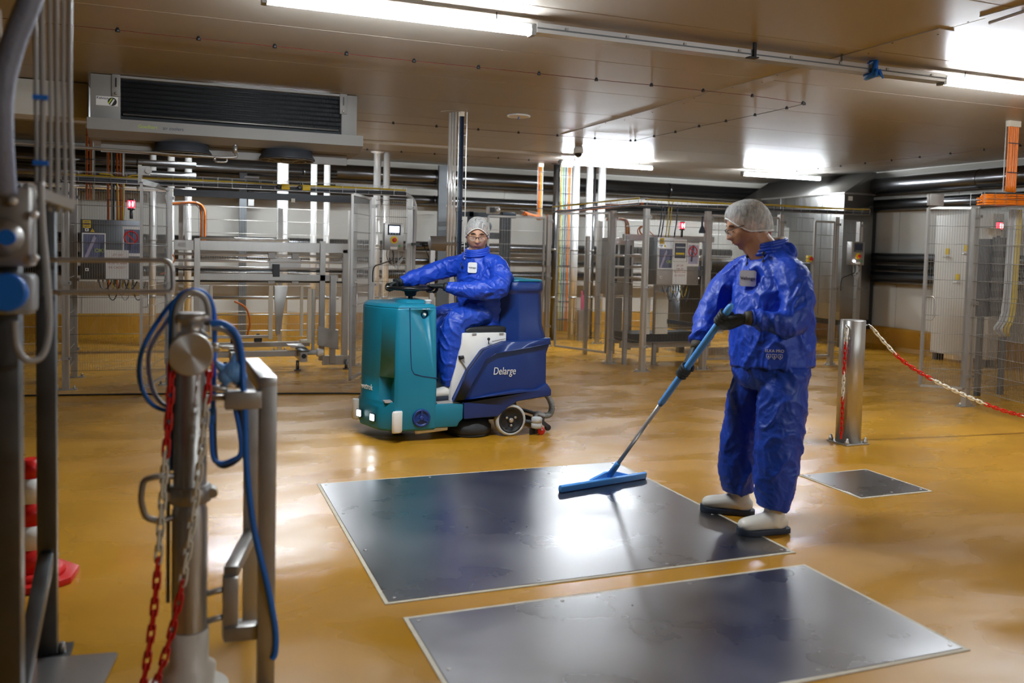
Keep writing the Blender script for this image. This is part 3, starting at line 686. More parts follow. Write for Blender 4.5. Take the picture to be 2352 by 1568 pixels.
cable_tray(lin((-1.08, 9.62, 2.07), (2.40, 9.72, 2.08), 8), 0.14, 0.10, [('cable_grey', 0.022, 0.02, 0), ('charcoal', 0.018, 0.045, 0.0), ('cable_yellow', 0.010, 0.05, 0.05), ('cable_yellow', 0.009, 0.03, 0.055), ('charcoal', 0.014, -0.03, 0.02), ('cable_grey', 0.014, 0.03, 0.025)], 'wire tray with yellow and grey cables over the left cage and entrance')
t = thing('lintel_beam', 'dark beam over the machine entrance between the two open gates', 'beam', (0, 9.72, 2.0))
MB().box(-0.06, 1.99, 9.70, 9.76, 1.975, 2.045).build('beam', 'charcoal', t)
for xx in (1.02, 1.24):
    s = MB().box(xx, xx + 0.085, 9.60, 9.66, 2.085, 2.145).build('sensor', 'yellow', t, 0.004)
    MB().lathe([(0.022, 0), (0.022, 0.02), (0.014, 0.024)], (xx - 0.03, 9.62, 2.115), 'y', 14).build('connector', 'black', s)
MB().box(1.13, 1.17, 9.66, 9.70, 1.955, 1.995).build('reflector', 'ivory', t)
t = thing('gate_lamp', 'small bright aluminium light bar on top of the left open gate', 'lamp', (-0.3, 8.9, 2.05))
MB().bar((-0.325, 8.80, 2.055), (-0.20, 9.35, 2.055), 0.03, 0.03).build('bar', 'alu', t)
MB().bar((-0.335, 8.80, 2.04), (-0.21, 9.35, 2.04), 0.012, 0.012).build('light_strip', 'white_led', t)
MB().box(-0.36, -0.33, 8.76, 8.80, 2.03, 2.20).box(-0.33, -0.26, 8.77, 8.83, 2.11, 2.19).build('mount', 'steel_dull', t)
MB().lathe([(0.03, 0), (0.03, 0.02)], (-0.27, 8.77, 2.15), 'y', 16).build('knob', 'light_grey', t)
one('corrugated_hose', MB().tube(catmull([(2.1, 9.75, 2.13), (2.35, 9.75, 2.12), (2.50, 9.75, 2.04), (2.53, 9.75, 1.85), (2.52, 9.75, 1.5), (2.52, 9.76, 1.0)], 6), 0.026, 10), 'cable_grey', 'grey blue hose bending down from the cable tray beside the operator panel', 'hose')
cable_tray(lin((5.02, 11.35, 2.04), (5.44, 9.62, 2.10), 5), 0.16, 0.09, [('orange', 0.010, 0.03, 0), ('orange', 0.009, -0.03, 0), ('cable_yellow', 0.008, 0.07, 0.07), ('orange', 0.008, 0.0, 0.02), ('cable_navy', 0.012, 0.05, 0), ('cable_yellow', 0.007, 0.06, 0.075)], 'wire tray with orange and yellow cables over the right cage side')
cable_tray(lin((5.44, 9.60, 2.09), (9.0, 9.62, 2.10), 8), 0.14, 0.08, [('cable_yellow', 0.010, 0.05, 0.065), ('cable_yellow', 0.009, 0.035, 0.06), ('cable_navy', 0.016, 0.0, 0), ('charcoal', 0.018, 0.035, 0)], 'wire tray with thin yellow cables over the poster cabinet')
cable_tray(lin((4.9, 12.3, 2.02), (5.64, 13.4, 2.02), 3), 0.12, 0.08, [('orange', 0.018, 0.03, 0), ('orange', 0.016, -0.02, 0), ('orange', 0.016, 0.0, 0.03)], 'short tray of orange cables left of the wide cable drop')
cable_tray(lin((7.56, 6.56, 2.06), (9.4, 6.60, 2.10), 4), 0.16, 0.13, [('orange', 0.0105, 0.062, 0.002 + 0.019 * k) for k in range(6)] + [('orange', 0.0105, 0.035, 0.002 + 0.024 * k) for k in range(4)] + [('orange', 0.0105, 0.0, 0.002 + 0.03 * k) for k in range(3)] + [('cable_navy', 0.008, 0.06, 0.115)], 'wire tray packed with orange cables at the far right')
cable_drop(8.06, 6.60, 2.22, 2.95, 0.16, ['orange'] * 6, 'orange cable drop from the ceiling at the right edge')
cable_tray([(-0.15, 12.40, 1.97), (0.20, 12.40, 2.0), (0.29, 12.40, 1.90), (0.295, 12.40, 1.6), (0.295, 12.40, 1.45)], 0.10, 0.04, [('orange', 0.016, 0.02, 0), ('orange', 0.016, -0.02, 0), ('light_grey', 0.014, 0.0, 0.02)], 'orange cables bending down behind the left open gate')
cable_tray([(5.60, 10.9, 1.93), (5.86, 10.9, 1.94), (5.92, 10.9, 1.85), (5.92, 10.9, 1.6), (5.92, 10.9, 1.45)], 0.08, 0.03, [('orange', 0.014, 0.02, 0), ('orange', 0.014, -0.02, 0), ('cable_yellow', 0.012, 0.0, 0.02)], 'pale orange cables bending down inside the right cage')
mat('cord_black', (0.006, 0.006, 0.007), 0.5)
one('floor_cable', MB().tube(catmull([(-3.0, 9.5, 0.008), (-1.0, 9.2, 0.008), (-0.04, 9.06, 0.008), (0.9, 8.86, 0.008), (1.75, 8.65, 0.008), (1.9, 8.3, 0.008)], 6), 0.009, 6), 'cord_black', 'thin black cable lying across the floor behind the teal scrubber', 'cable')
# ================================================================ control cabinets
def paper_sheet(name, parent, x0, x1, z0, z1, y, m='paper'): return MB().box(x0, x1, y - 0.0015, y, z0, z1).build(name, m, parent)
def no_sign(parent, cx, cz, y, r):
    MB().tube([(cx + r * math.cos(a), y, cz + r * math.sin(a)) for a in [i * PI / 14 for i in range(28)]], r * 0.12, 5, True).build('ban_ring', 'red', parent)
    MB().bar((cx - r * 0.7, y, cz + r * 0.7), (cx + r * 0.7, y, cz - r * 0.7), 0.004, r * 0.22).build('ban_bar', 'red', parent)
def cabinet(x0, x1, z0, z1, y, label, right=True):
    t = thing('control_cabinet', label, 'cabinet', ((x0 + x1) / 2, y, z0), 'grey control cabinets with posters')
    MB().box(x0, x1, y, y + 0.21, z0, z1).build('body', 'steel_dark', t, 0.004)
    MB().box(x0 - 0.003, x1 + 0.003, y - 0.018, y - 0.002, z0, z1).build('door', 'galv' if right else 'steel_dark', t, 0.004)
    f = y - 0.019
    W = x1 - x0; Hh = z1 - z0
    for zz in (z0 + 0.1, z1 - 0.105):
        k = MB().cbox((x0 + 0.055, f - 0.004, zz), (0.03, 0.008, 0.03)).build('lock', 'white', t)
        MB().lathe([(0.007, 0), (0.007, 0.004)], (x0 + 0.055, f - 0.008, zz), 'y', 10).build('key_hole', 'black', k)
    s = MB().box(x0 + 0.02, x0 + 0.09, f - 0.001, f, z1 - 0.085, z1 - 0.01).build('yellow_sticker', 'yellow', t)
    ln = MB()
    for k in range(4): ln.box(x0 + 0.028, x0 + 0.082, f - 0.0018, f - 0.001, z1 - 0.026 - k * 0.016, z1 - 0.020 - k * 0.016)
    tag(ln.build('print_lines', 'ink', s), kind='stuff')
    w_ = MB().prism([(x0 + 0.085, z1 - 0.125), (x0 + 0.125, z1 - 0.125), (x0 + 0.105, z1 - 0.09)], 'y', f - 0.0015, f).build('warning_triangle', 'yellow', t)
    MB().bar((x0 + 0.105, f - 0.002, z1 - 0.118), (x0 + 0.105, f - 0.002, z1 - 0.102), 0.004).build('bolt_mark', 'black', w_)
    # photo poster, left
    a0, a1, b0, b1 = x0 + 0.01, x0 + 0.225, z1 - 0.40, z1 - 0.135
    p = paper_sheet('photo_poster', t, a0, a1, b0, b1, f)
    MB().box(a0 + 0.012, a1 - 0.012, f - 0.0022, f - 0.0016, b0 + 0.012, b1 - 0.012).build('picture', 'photo_blue', p)
    MB().prism([(a0 + 0.02, b0 + 0.015), (a0 + 0.05, b0 + 0.015), (a0 + 0.13, b1 - 0.05), (a0 + 0.11, b1 - 0.02)], 'y', f - 0.0028, f - 0.0023).build('pale_bar', 'photo_lilac', p)
    MB().prism([(a0 + 0.15, b0 + 0.02), (a1 - 0.02, b0 + 0.02), (a1 - 0.02, b1 - 0.09), (a0 + 0.17, b1 - 0.10)], 'y', f - 0.0028, f - 0.0023).build('dark_area', 'photo_dark', p)
    text('OK!', 'ok_lettering', 'lime', p, (a1 - 0.055, f - 0.003, b0 + 0.09), 0.052, (1, 0, 0), (0, 0, 1), 0.0005)
    # ban poster, right
    a0, a1, b0, b1 = x1 - 0.175, x1 + 0.0, z1 - 0.36, z1 - 0.06
    p = paper_sheet('ban_poster', t, a0, a1, b0, b1, f)
    MB().box(a0 + 0.015, a1 - 0.015, f - 0.0022, f - 0.0016, b0 + 0.03, b1 - 0.03).build('picture', 'photo_lilac' if right else 'photo_blue', p)
    MB().bar((a0 + 0.06, f - 0.0026, b0 + 0.06), (a0 + 0.085, f - 0.0026, b1 - 0.03), 0.002, 0.03, (1, 0, 0)).build('dark_post', 'photo_dark', p)
    no_sign(p, (a0 + a1) / 2 - 0.01, b0 + 0.19, f - 0.004, 0.062)
    # middle photo
    if right:
        p = paper_sheet('machine_poster', t, x0 + 0.23, x0 + 0.42, z1 - 0.30, z1 - 0.02, f)
        MB().box(x0 + 0.245, x0 + 0.405, f - 0.0022, f - 0.0016, z1 - 0.26, z1 - 0.07).build('picture', 'photo_dark', p)
        MB().box(x0 + 0.26, x0 + 0.39, f - 0.0028, f - 0.0023, z1 - 0.215, z1 - 0.19).build('yellow_strip', 'yellow', p)
        MB().box(x0 + 0.26, x0 + 0.40, f - 0.0028, f - 0.0023, z1 - 0.13, z1 - 0.115).build('grey_strip', 'light_grey', p)
    n0, n1, m0, m1 = x0 + 0.225, x0 + 0.435, z0 + 0.01, z0 + 0.30
    p = paper_sheet('notice', t, n0, n1, m0, m1, f - 0.001)
    for k, l in enumerate(('LET OP!', 'KIJK OP', 'POSITIE VAN', 'DE CADDY!')):
        text(l, 'notice_lettering', 'ink_red', p, ((n0 + n1) / 2, f - 0.003, m1 - 0.05 - k * 0.042), 0.030, (1, 0, 0), (0, 0, 1), 0.0005)
    cb = MB(); cy = MB()
    for k in range(9):
        xx = x0 + 0.15 + k * 0.04; dz = 0.08 + 0.05 * ((k * 7) % 3); MB().cyl((xx, y + 0.1, z0), (xx, y + 0.1, z0 - 0.03), 0.010, 8).build('gland', 'light_grey', t)
        MB().tube(catmull([(xx, y + 0.1, z0), (xx + 0.02, y + 0.1, z0 - dz), (xx + 0.07, y + 0.12, z0 - dz - 0.02), (xx + 0.12, y + 0.14, z0 - 0.02)], 4), 0.006, 5).build('cable', ['cable_navy', 'cable_grey', 'black', 'cable_yellow'][k % 4], t)
    return t
cabinet(-0.915, -0.36, 1.10, 1.70, 9.60, 'dark grey control cabinet with posters inside the left cage', False)
cabinet(5.635, 6.245, 1.095, 1.70, 9.58, 'grey control cabinet covered with posters in the right cage')
def beacon(x, y, z, label):
    t = thing('signal_beacon', label, 'beacon', (x, y, z), 'red signal beacons')
    MB().cyl((x, y, z), (x, y, z + 0.09), 0.016, 10).build('stem', 'black', t)
    MB().lathe([(0.034, z + 0.09), (0.034, z + 0.11)], (x, y, 0), 'z', 16).build('base', 'black', t)
    MB().lathe([(0.034, z + 0.11), (0.034, z + 0.185)], (x, y, 0), 'z', 20).build('lens', 'red_glow', t)
    MB().lathe([(0.034, z + 0.185), (0.03, z + 0.20)], (x, y, 0), 'z', 16).build('cap', 'black', t)
    for s in (-0.014, 0.014): MB().lathe([(0.004, z + 0.12), (0.010, z + 0.147), (0.004, z + 0.175)], (x + s, y - 0.028, 0), 'z', 8).build('bulb', 'red_hot', t)
beacon(-0.46, 9.68, 1.72, 'glowing red beacon on the left dark grey cabinet')
beacon(6.04, 9.66, 1.71, 'glowing red beacon above the poster cabinet of the right cage')
beacon(8.47, 7.05, 1.74, 'glowing red beacon inside the far right cage')
t = thing('scraper', 'dark blue hand scraper hanging on the fence right of the red beacon', 'scraper', (6.25, 9.50, 1.9))
MB().tube([(6.235, 9.50, 1.98), (6.235, 9.50, 1.86)], [0.010, 0.014], 8).build('handle', 'cable_navy', t)
MB().prism([(6.225, 1.87), (6.245, 1.87), (6.285, 1.79), (6.285, 1.765), (6.19, 1.765), (6.19, 1.79)], 'y', 9.495, 9.503).build('blade', 'dark_frame', t)
def panel_box(x0, x1, z0, z1, y, label, lit=True):
    t = thing('operator_panel', label, 'control panel', ((x0 + x1) / 2, y, z0), 'operator panels on the fences')
    MB().box(x0, x1, y - 0.10, y, z0, z1).build('box', 'steel_dull', t, 0.005)
    f = y - 0.101; W = x1 - x0; H_ = z1 - z0; cx = (x0 + x1) / 2
    d = MB().box(cx - W * 0.33, cx + W * 0.33, f - 0.008, f, z1 - H_ * 0.44, z1 - H_ * 0.06).build('display', 'charcoal', t, 0.002)
    MB().box(cx - W * 0.25, cx + W * 0.25, f - 0.0095, f - 0.008, z1 - H_ * 0.35, z1 - H_ * 0.12).build('screen', 'screen' if lit else 'screen_dark', d)
    for k in range(4): MB().cbox((cx - W * 0.21 + k * W * 0.14, f - 0.009, z1 - H_ * 0.40), (W * 0.06, 0.003, 0.008)).build('key', 'light_grey', d)
    e = MB().lathe([(W * 0.20, 0), (W * 0.20, 0.006)], (cx, f, z0 + H_ * 0.38), 'y', 20).build('yellow_ring', 'yellow', t)
    MB().lathe([(W * 0.07, 0.006), (W * 0.11, 0.03), (W * 0.08, 0.042)], (cx, f, z0 + H_ * 0.38), 'y', 16).build('stop_button', 'red', e)
    MB().lathe([(W * 0.06, 0), (W * 0.06, 0.01)], (x0 + W * 0.2, f, z0 + H_ * 0.16), 'y', 14).build('lamp', 'grey_plastic' if lit else 'white_led', t)
    MB().lathe([(W * 0.06, 0), (W * 0.06, 0.01)], (x1 - W * 0.2, f, z0 + H_ * 0.16), 'y', 14).build('button', 'green', t)
    MB().box(cx - W * 0.18, cx + W * 0.18, f - 0.002, f, z0 + 0.01, z0 + H_ * 0.13).build('type_label', 'paper', t)
    for k in range(4): MB().tube(catmull([(x0 + W * (0.2 + 0.2 * k), y - 0.05, z0), (x0 + W * (0.2 + 0.2 * k), y - 0.05, z0 - 0.08), (x0 + W * (0.5 + 0.1 * k), y - 0.03, z0 - 0.16 - 0.02 * k), (x1 + 0.02, y - 0.02, z0 - 0.06)], 4), 0.005, 5).build('cable', 'cable_grey' if k else 'black', t)
    MB().tube(catmull([(cx, y - 0.05, z0), (cx, y - 0.05, z0 - 0.10), (x0 + 0.0, y - 0.04, z0 - 0.15), (x0 - 0.10, y - 0.04, z0 - 0.20), (x0 - 0.11, y - 0.04, z0 - 0.36)], 5), 0.007, 6).build('black_cable', 'black', t)
panel_box(2.135, 2.355, 1.46, 1.765, 9.66, 'steel operator panel with lit screen and red stop button beside the driver')
panel_box(8.62, 8.84, 1.40, 1.72, 9.55, 'small operator panel with yellow stop ring near the oven', False)
def stop(x, y, z, label):
    t = thing('stop_switch', label, 'switch', (x, y, z), 'small stop switches')
    MB().cbox((x, y, z), (0.07, 0.05, 0.09)).build('box', 'yellow', t, 0.006)
    MB().lathe([(0.018, 0), (0.026, 0.02), (0.018, 0.035)], (x, y - 0.025, z), 'y', 14).build('button', 'red', t)
stop(6.62, 10.3, 1.45, 'yellow stop switch inside the right cage by the worker\'s face')
stop(8.05, 9.63, 1.47, 'yellow stop switch on the fence in front of the oven')
one('fault_lamp', MB().lathe([(0.012, 0), (0.012, 0.01)], (6.62, 10.27, 1.31), 'y', 10), 'blue_led', 'tiny blue lamp under the yellow stop switch inside the right cage', 'lamp')

# ================================================================ roller machine in the entrance
mat('pink', (0.55, 0.10, 0.18), 0.5)
Y0 = 10.6
t = thing('roller_machine', 'stainless roller machine with rods and ivory guide rails in the cage entrance', 'machine', (0.9, Y0, 0))
def bx(n, m_, *a, bevel=0.003): return MB().box(*a).build(n, m_, t, bevel, 1)
bx('top_beam', 'steel', -0.06, 1.92, Y0, Y0 + 0.08, 1.405, 1.52)
bx('lower_beam', 'steel', 0.22, 1.80, Y0 - 0.03, Y0 + 0.05, 1.065, 1.14)
for xx in (0.19, 1.615): bx('upright', 'steel', xx - 0.033, xx + 0.033, Y0 - 0.03, Y0 + 0.04, 0.10, 1.545)
bx('upright', 'steel', 1.70, 1.77, Y0 - 0.09, Y0 - 0.02, 0.07, 1.13)
bx('upright', 'steel', 1.86, 1.935, Y0, Y0 + 0.08, 0.06, 1.45)
bx('upright', 'steel', -0.16, -0.09, Y0 + 0.3, Y0 + 0.37, 0.06, 1.45)
for z, r_, m_ in ((1.36, 0.017, 'chrome'), (1.285, 0.014, 'chrome'), (1.21, 0.016, 'chrome'), (1.18, 0.010, 'steel_dark'), (1.05, 0.012, 'steel_dark')):
    MB().cyl((-0.06, Y0 + 0.03, z), (1.86, Y0 + 0.03, z), r_, 12).build('rod', m_, t)
MB().cyl((0.22, Y0 + 0.25, 1.545), (1.25, Y0 + 0.25, 1.545), 0.017, 12).build('rod', 'chrome', t)
for k, z in enumerate((0.83, 0.62, 0.42)): MB().cyl((0.26, Y0 + 0.5, z), (1.9, Y0 + 0.5, z), 0.008 if k else 0.02, 8).build('cross_bar', 'wire_light' if k else 'steel', t)
for xx in (1.02, 1.295): bx('bearing_block', 'light_grey', xx - 0.04, xx + 0.04, Y0 - 0.01, Y0 + 0.06, 1.325, 1.395); bx('bearing_foot', 'light_grey', xx - 0.04, xx + 0.04, Y0 - 0.01, Y0 + 0.06, 1.03, 1.06)
bx('carriage_plate', 'steel_dull', 1.0, 1.36, Y0 + 0.02, Y0 + 0.05, 1.22, 1.33)
bx('clamp_block', 'charcoal', 1.03, 1.11, Y0 - 0.04, Y0 + 0.03, 1.11, 1.26)
MB().prism([(1.06, 1.0), (1.22, 1.0), (1.13, 0.42), (1.08, 0.42)], 'y', Y0 + 0.06, Y0 + 0.09).build('hanger_plate', 'steel_dull', t, 0.003)
bx('guide_rail', 'ivory', 0.985, 1.035, Y0 - 0.05, Y0 - 0.02, 0.37, 1.01)
bx('guide_rail', 'ivory', 1.35, 1.385, Y0 - 0.06, Y0 - 0.03, 0.40, 1.01)
bx('guide_rail', 'ivory', 1.43, 1.475, Y0 - 0.10, Y0 - 0.07, 0.33, 0.98)
bx('guide_foot', 'ivory', 1.35, 1.475, Y0 - 0.11, Y0 - 0.03, 0.33, 0.365)
bx('guide_rail', 'ivory', 0.33, 0.36, Y0 - 0.05, Y0 - 0.02, 0.40, 1.0)
bx('back_plate', 'steel_dull', 0.16, 0.33, Y0 + 0.1, Y0 + 0.12, 0.45, 1.0)
bx('carriage_beam', 'alu', 0.30, 1.02, Y0 - 0.02, Y0 + 0.03, 0.385, 0.415)
bx('side_post', 'steel', 1.49, 1.525, Y0 - 0.05, Y0 - 0.01, 0.20, 0.97)
bx('bottom_beam', 'steel', 0.25, 1.35, Y0 - 0.10, Y0 - 0.04, 0.17, 0.235)
bx('bottom_beam', 'steel', 0.30, 1.52, Y0 + 0.3, Y0 + 0.36, 0.24, 0.30)
bx('base_rail', 'steel', 1.62, 1.94, Y0 - 0.06, Y0, 0.05, 0.16)
for xx in (0.43, 1.20):
    a = MB().prism([(xx, 0.31), (xx + 0.18, 0.31), (xx + 0.22, 0.27), (xx + 0.04, 0.27)], 'y', Y0 - 0.12, Y0 + 0.05).build('slide_plate', 'alu', t, 0.004)
    bx('arm', 'steel_dull', xx + 0.12, xx + 0.20, Y0 - 0.35, Y0 + 0.2, 0.13, 0.25)
ch = MB()
for k in range(16): ch.cyl((1.30, Y0 - 0.36 + k * 0.022, 0.262), (1.42, Y0 - 0.36 + k * 0.022, 0.262), 0.008, 8)
tag(ch.build('drive_chain', 'steel_dark', t), kind='stuff')
MB().cyl((1.36, Y0 - 0.36, 0.20), (1.36, Y0 - 0.352, 0.20), 0.028, 14).build('bore', 'black', t)
MB().lathe([(0.045, -0.03), (0.05, 0.0), (0.035, 0.05)], (1.56, Y0 - 0.18, 0.22), 'x', 16).build('end_roller', 'white', t)
MB().cyl((1.40, Y0 - 0.18, 0.22), (1.60, Y0 - 0.18, 0.22), 0.028, 12).build('roller', 'light_grey', t)
for xx in (0.5, 1.32, 1.9): MB().cyl((xx, Y0 - 0.1, 0.0), (xx, Y0 - 0.1, 0.12), 0.02, 10).lathe([(0.04, 0), (0.04, 0.012)], (xx, Y0 - 0.1, 0), 'z', 12).build('levelling_foot', 'steel_dark', t)
MB().prism([(1.55, 0.53), (1.80, 0.47), (1.80, 0.24), (1.55, 0.30)], 'y', Y0 - 0.12, Y0 - 0.10).build('guard_plate', 'steel_dull', t)
MB().tube(catmull([(0.62, Y0 + 0.3, 0.80), (0.75, Y0 + 0.3, 0.72), (0.80, Y0 + 0.3, 0.55), (0.77, Y0 + 0.3, 0.38)], 5), 0.012, 8).build('air_hose', 'orange', t)
ec = MB()
for k in range(14): ec.cbox((-0.12 + 0.012 * math.sin(k), Y0 - 0.05, 1.55 - k * 0.05), (0.07, 0.08, 0.044))
tag(ec.build('drag_chain', 'black', t), kind='stuff')
for k in range(2): MB().tube(catmull([(-0.10, Y0 - 0.1, 1.38), (-0.05 - 0.04 * k, Y0 - 0.12, 1.30), (-0.12, Y0 - 0.12, 1.17), (-0.2, Y0 - 0.1, 1.13)], 4), 0.007, 6).build('cable', 'orange', t)
bx('nameplate', 'light_grey', -0.02, 0.07, Y0 - 0.002, Y0, 1.44, 1.49, bevel=0)
for (xx, yy) in ((0.9, Y0 + 0.35), (0.62, Y0 + 0.2)):
    k = MB().cbox((xx, yy, 0.33), (0.09, 0.07, 0.05)).cyl((xx, yy, 0.35), (xx, yy, 0.40), 0.02, 10).build('clamp_foot', 'black', t)

def drop_cable(pts, label, r=0.007, m_='cable_yellow'):
    tag(MB().tube(catmull(pts, 6), r, 6).build('signal_cable', m_), label, 'cable', 'thin cables dropping into the cabinets')
drop_cable([(5.60, 9.60, 2.165), (5.76, 9.60, 2.165), (5.80, 9.60, 2.12), (5.80, 9.62, 1.9), (5.80, 9.66, 1.70)], 'left yellow cable dropping from the tray into the poster cabinet')
drop_cable([(6.05, 9.60, 2.165), (5.90, 9.60, 2.165), (5.85, 9.60, 2.12), (5.84, 9.62, 1.9), (5.84, 9.66, 1.70)], 'right yellow cable dropping from the tray into the poster cabinet')
drop_cable([(-0.75, 9.62, 2.16), (-0.64, 9.62, 2.15), (-0.59, 9.62, 2.08), (-0.58, 9.64, 1.9), (-0.58, 9.70, 1.70)], 'left yellow cable dropping into the dark grey cabinet')
drop_cable([(-0.35, 9.62, 2.16), (-0.47, 9.62, 2.15), (-0.52, 9.62, 2.08), (-0.53, 9.64, 1.9), (-0.54, 9.70, 1.70)], 'right yellow cable dropping into the dark grey cabinet')
for k_, xx in enumerate((5.70, 5.74, 5.93)): drop_cable([(xx, 9.60, 2.10), (xx, 9.62, 1.9), (xx, 9.67, 1.70)], ['left dark cable', 'middle dark cable', 'right dark cable'][k_] + ' dropping from the tray into the poster cabinet', 0.008, 'cable_navy')
tag(MB().tube([(5.98 + 0.075 * math.cos(a), 10.52 + 0.02 * math.sin(a), 1.80 + 0.062 * math.sin(a)) for a in [i * PI / 12 for i in range(24)]], 0.010, 6, True).tube([(5.95 + 0.065 * math.cos(a), 10.54, 1.79 + 0.07 * math.sin(a)) for a in [i * PI / 12 for i in range(24)]], 0.008, 6, True).tube([(5.98, 10.53, 1.86), (5.98, 10.23, 1.72)], 0.006, 6).build('hose_coil', 'orange'), 'small coil of pale orange hose hanging inside the right cage', 'hose')
t = thing('clip_board', 'pink board leaning behind the open gate of the right cage', 'board', (6.3, 13.1, 0.35))
MB().box(6.26, 6.36, 13.05, 13.07, 0.52, 0.84).build('board', 'pink', t); MB().box(6.29, 6.33, 13.04, 13.05, 0.80, 0.85).build('clip', 'steel_dark', t); MB().box(6.22, 6.40, 13.03, 13.12, 0.0, 0.52).build('stand', 'steel_dull', t)
# machine inside the right cage
t = thing('packing_machine', 'stainless machine with ivory panels behind the poster cabinet', 'machine', (6.2, 10.8, 0))
for xx in (5.55, 6.0, 6.75):
    for yy in (10.2, 11.4): MB().bar((xx, yy, 0.0), (xx, yy, 1.72), 0.05).build('upright', 'steel_dull', t)
MB().box(5.62, 5.98, 10.8, 11.1, 0.9, 1.70).build('column_housing', 'steel', t, 0.006)
for xx in (5.62, 5.93): MB().box(xx, xx + 0.05, 10.8, 10.86, 0.12, 0.9).build('column_leg', 'steel', t)
MB().box(5.68, 5.90, 10.95, 10.98, 0.2, 0.85).build('inner_plate', 'steel_dull', t)
for k in range(3): MB().box(5.65 + k * 0.11, 5.72 + k * 0.11, 10.79, 10.80, 1.05 + 0.1 * (k % 2), 1.60).build('vent_slot', 'black', t)
for z in (1.45, 1.30, 1.15): MB().cyl((5.5, 10.55, z), (6.9, 10.55, z), 0.016, 10).build('rod', 'chrome', t)
MB().box(5.5, 6.9, 10.2, 10.26, 1.66, 1.74).build('top_beam', 'steel', t)
MB().box(5.5, 6.9, 10.2, 10.26, 0.22, 0.30).build('bottom_beam', 'steel', t)
for xx, ww in ((5.74, 0.10), (5.92, 0.19), (6.85, 0.14)): MB().box(xx, xx + ww, 10.05, 10.08, 0.42, 0.98).build('ivory_panel', 'ivory', t)
MB().box(5.60, 6.7, 10.1, 10.6, 0.30, 0.42).build('dark_base', 'black', t)
MB().prism([(6.1, 0.62), (7.0, 0.50), (7.0, 0.46), (6.1, 0.56)], 'y', 10.0, 10.4).build('chute', 'charcoal', t)
for k in range(6): MB().box(6.15 + k * 0.12, 6.22 + k * 0.12, 10.12, 10.2, 1.2 + 0.08 * (k % 2), 1.34 + 0.08 * (k % 2)).build('gripper', 'steel' if k % 2 else 'steel_dark', t)
one('roller_unit', MB().box(7.0, 9.4, 11.2, 11.9, 0.35, 1.25).box(7.0, 9.4, 11.2, 11.3, 1.25, 1.4).box(7.05, 7.15, 11.25, 11.35, 0, 0.35).box(9.2, 9.3, 11.25, 11.35, 0, 0.35), 'steel_dark', 'dark steel machine block inside the cage in front of the oven', 'machine', bevel=0.01)
t = thing('viewing_window', 'red framed inspection window on the machine in front of the oven', 'window', (7.9, 10.9, 1.5))
MB().box(7.95, 8.35, 10.88, 10.92, 1.45, 1.85).build('pane', 'screen_dark', t)
MB().tube([(7.95, 10.87, 1.45), (8.35, 10.87, 1.45), (8.35, 10.87, 1.85), (7.95, 10.87, 1.85)], 0.012, 4, True).build('red_frame', 'red', t)
MB().bar((8.15, 10.9, 0.0), (8.15, 10.9, 1.45), 0.04).build('stand', 'steel_dark', t)
# trestle behind the driver
t = thing('steel_trestle', 'stainless trestle with a diamond section top bar behind the driver', 'trestle', (2.63, 8.95, 0))
MB().prism([(8.87, 1.545), (8.95, 1.465), (9.03, 1.545), (8.95, 1.625)], 'x', 2.49, 2.775).build('top_bar', 'galv', t, 0.003)
MB().prism([(8.885, 1.545), (8.95, 1.48), (9.015, 1.545), (8.95, 1.61)], 'x', 2.776, 2.780).build('end_cap', 'steel_dull', t)
for xx in (2.52, 2.735): MB().bar((xx, 8.95, 0), (xx, 8.95, 1.47), 0.05).build('leg', 'steel', t)
MB().bar((2.52, 8.95, 0.5), (2.735, 8.95, 0.5), 0.04).build('brace', 'steel_dull', t)
t = thing('sensor_pendant', 'black hand control hanging on a cord left of the driver', 'pendant', (2.56, 9.1, 1.2))
MB().tube(catmull([(2.52, 9.3, 1.52), (2.55, 9.2, 1.4), (2.575, 9.1, 1.28)], 4), 0.006, 6).build('cord', 'black', t)
MB().tube([(2.575, 9.1, 1.29), (2.58, 9.1, 1.27), (2.60, 9.1, 1.13), (2.605, 9.1, 1.11)], [0.012, 0.034, 0.034, 0.02], 6).build('grip', 'black', t)
MB().bar((2.49, 9.70, 1.535), (2.49, 9.30, 1.535), 0.03).cyl((2.50, 9.3, 1.535), (2.60, 9.3, 1.53), 0.026, 14).build('socket', 'black', t); MB().cyl((2.575, 9.3, 1.531), (2.585, 9.3, 1.531), 0.0275, 14).build('blue_ring', 'cable_blue', t)

# ================================================================ oven at the right wall
t = thing('oven', 'large stainless oven with a sloping extraction hood at the right wall', 'oven', (10.5, 11.43, 0))
MB().box(10.22, 10.84, 11.43, 13.6, 0.46, 2.545).build('body', 'steel_oven', t, 0.004)
for y_ in (11.95, 12.5, 13.05): MB().box(10.216, 10.221, y_ - 0.004, y_ + 0.004, 0.46, 2.545).build('seam', 'steel_dark', t)
MB().box(10.2, 10.86, 11.41, 13.6, 2.545, 2.57).build('top_rail', 'alu', t, 0.003)
hd = MB(); hv = [(10.22, 11.43, 2.57), (10.86, 11.43, 2.57), (10.86, 14.2, 2.57), (10.22, 14.2, 2.57), (10.82, 11.44, 2.93), (10.88, 11.44, 2.93), (10.88, 14.2, 2.93), (10.82, 14.2, 2.93)]
hd.add(hv, [(0, 3, 2, 1), (4, 5, 6, 7), (0, 1, 5, 4), (1, 2, 6, 5), (2, 3, 7, 6), (3, 0, 4, 7)]); hd.build('hood', 'steel_oven', t, 0.003)
MB().box(10.30, 10.39, 11.426, 11.43, 2.44, 2.51).build('type_plate', 'paper', t)
for xx, zz in ((10.27, 2.33), (10.78, 2.35), (10.27, 1.0), (10.78, 1.0)): MB().lathe([(0.012, 0), (0.008, 0.008)], (xx, 11.43, zz), 'y', 8).build('screw', 'steel_dark', t)
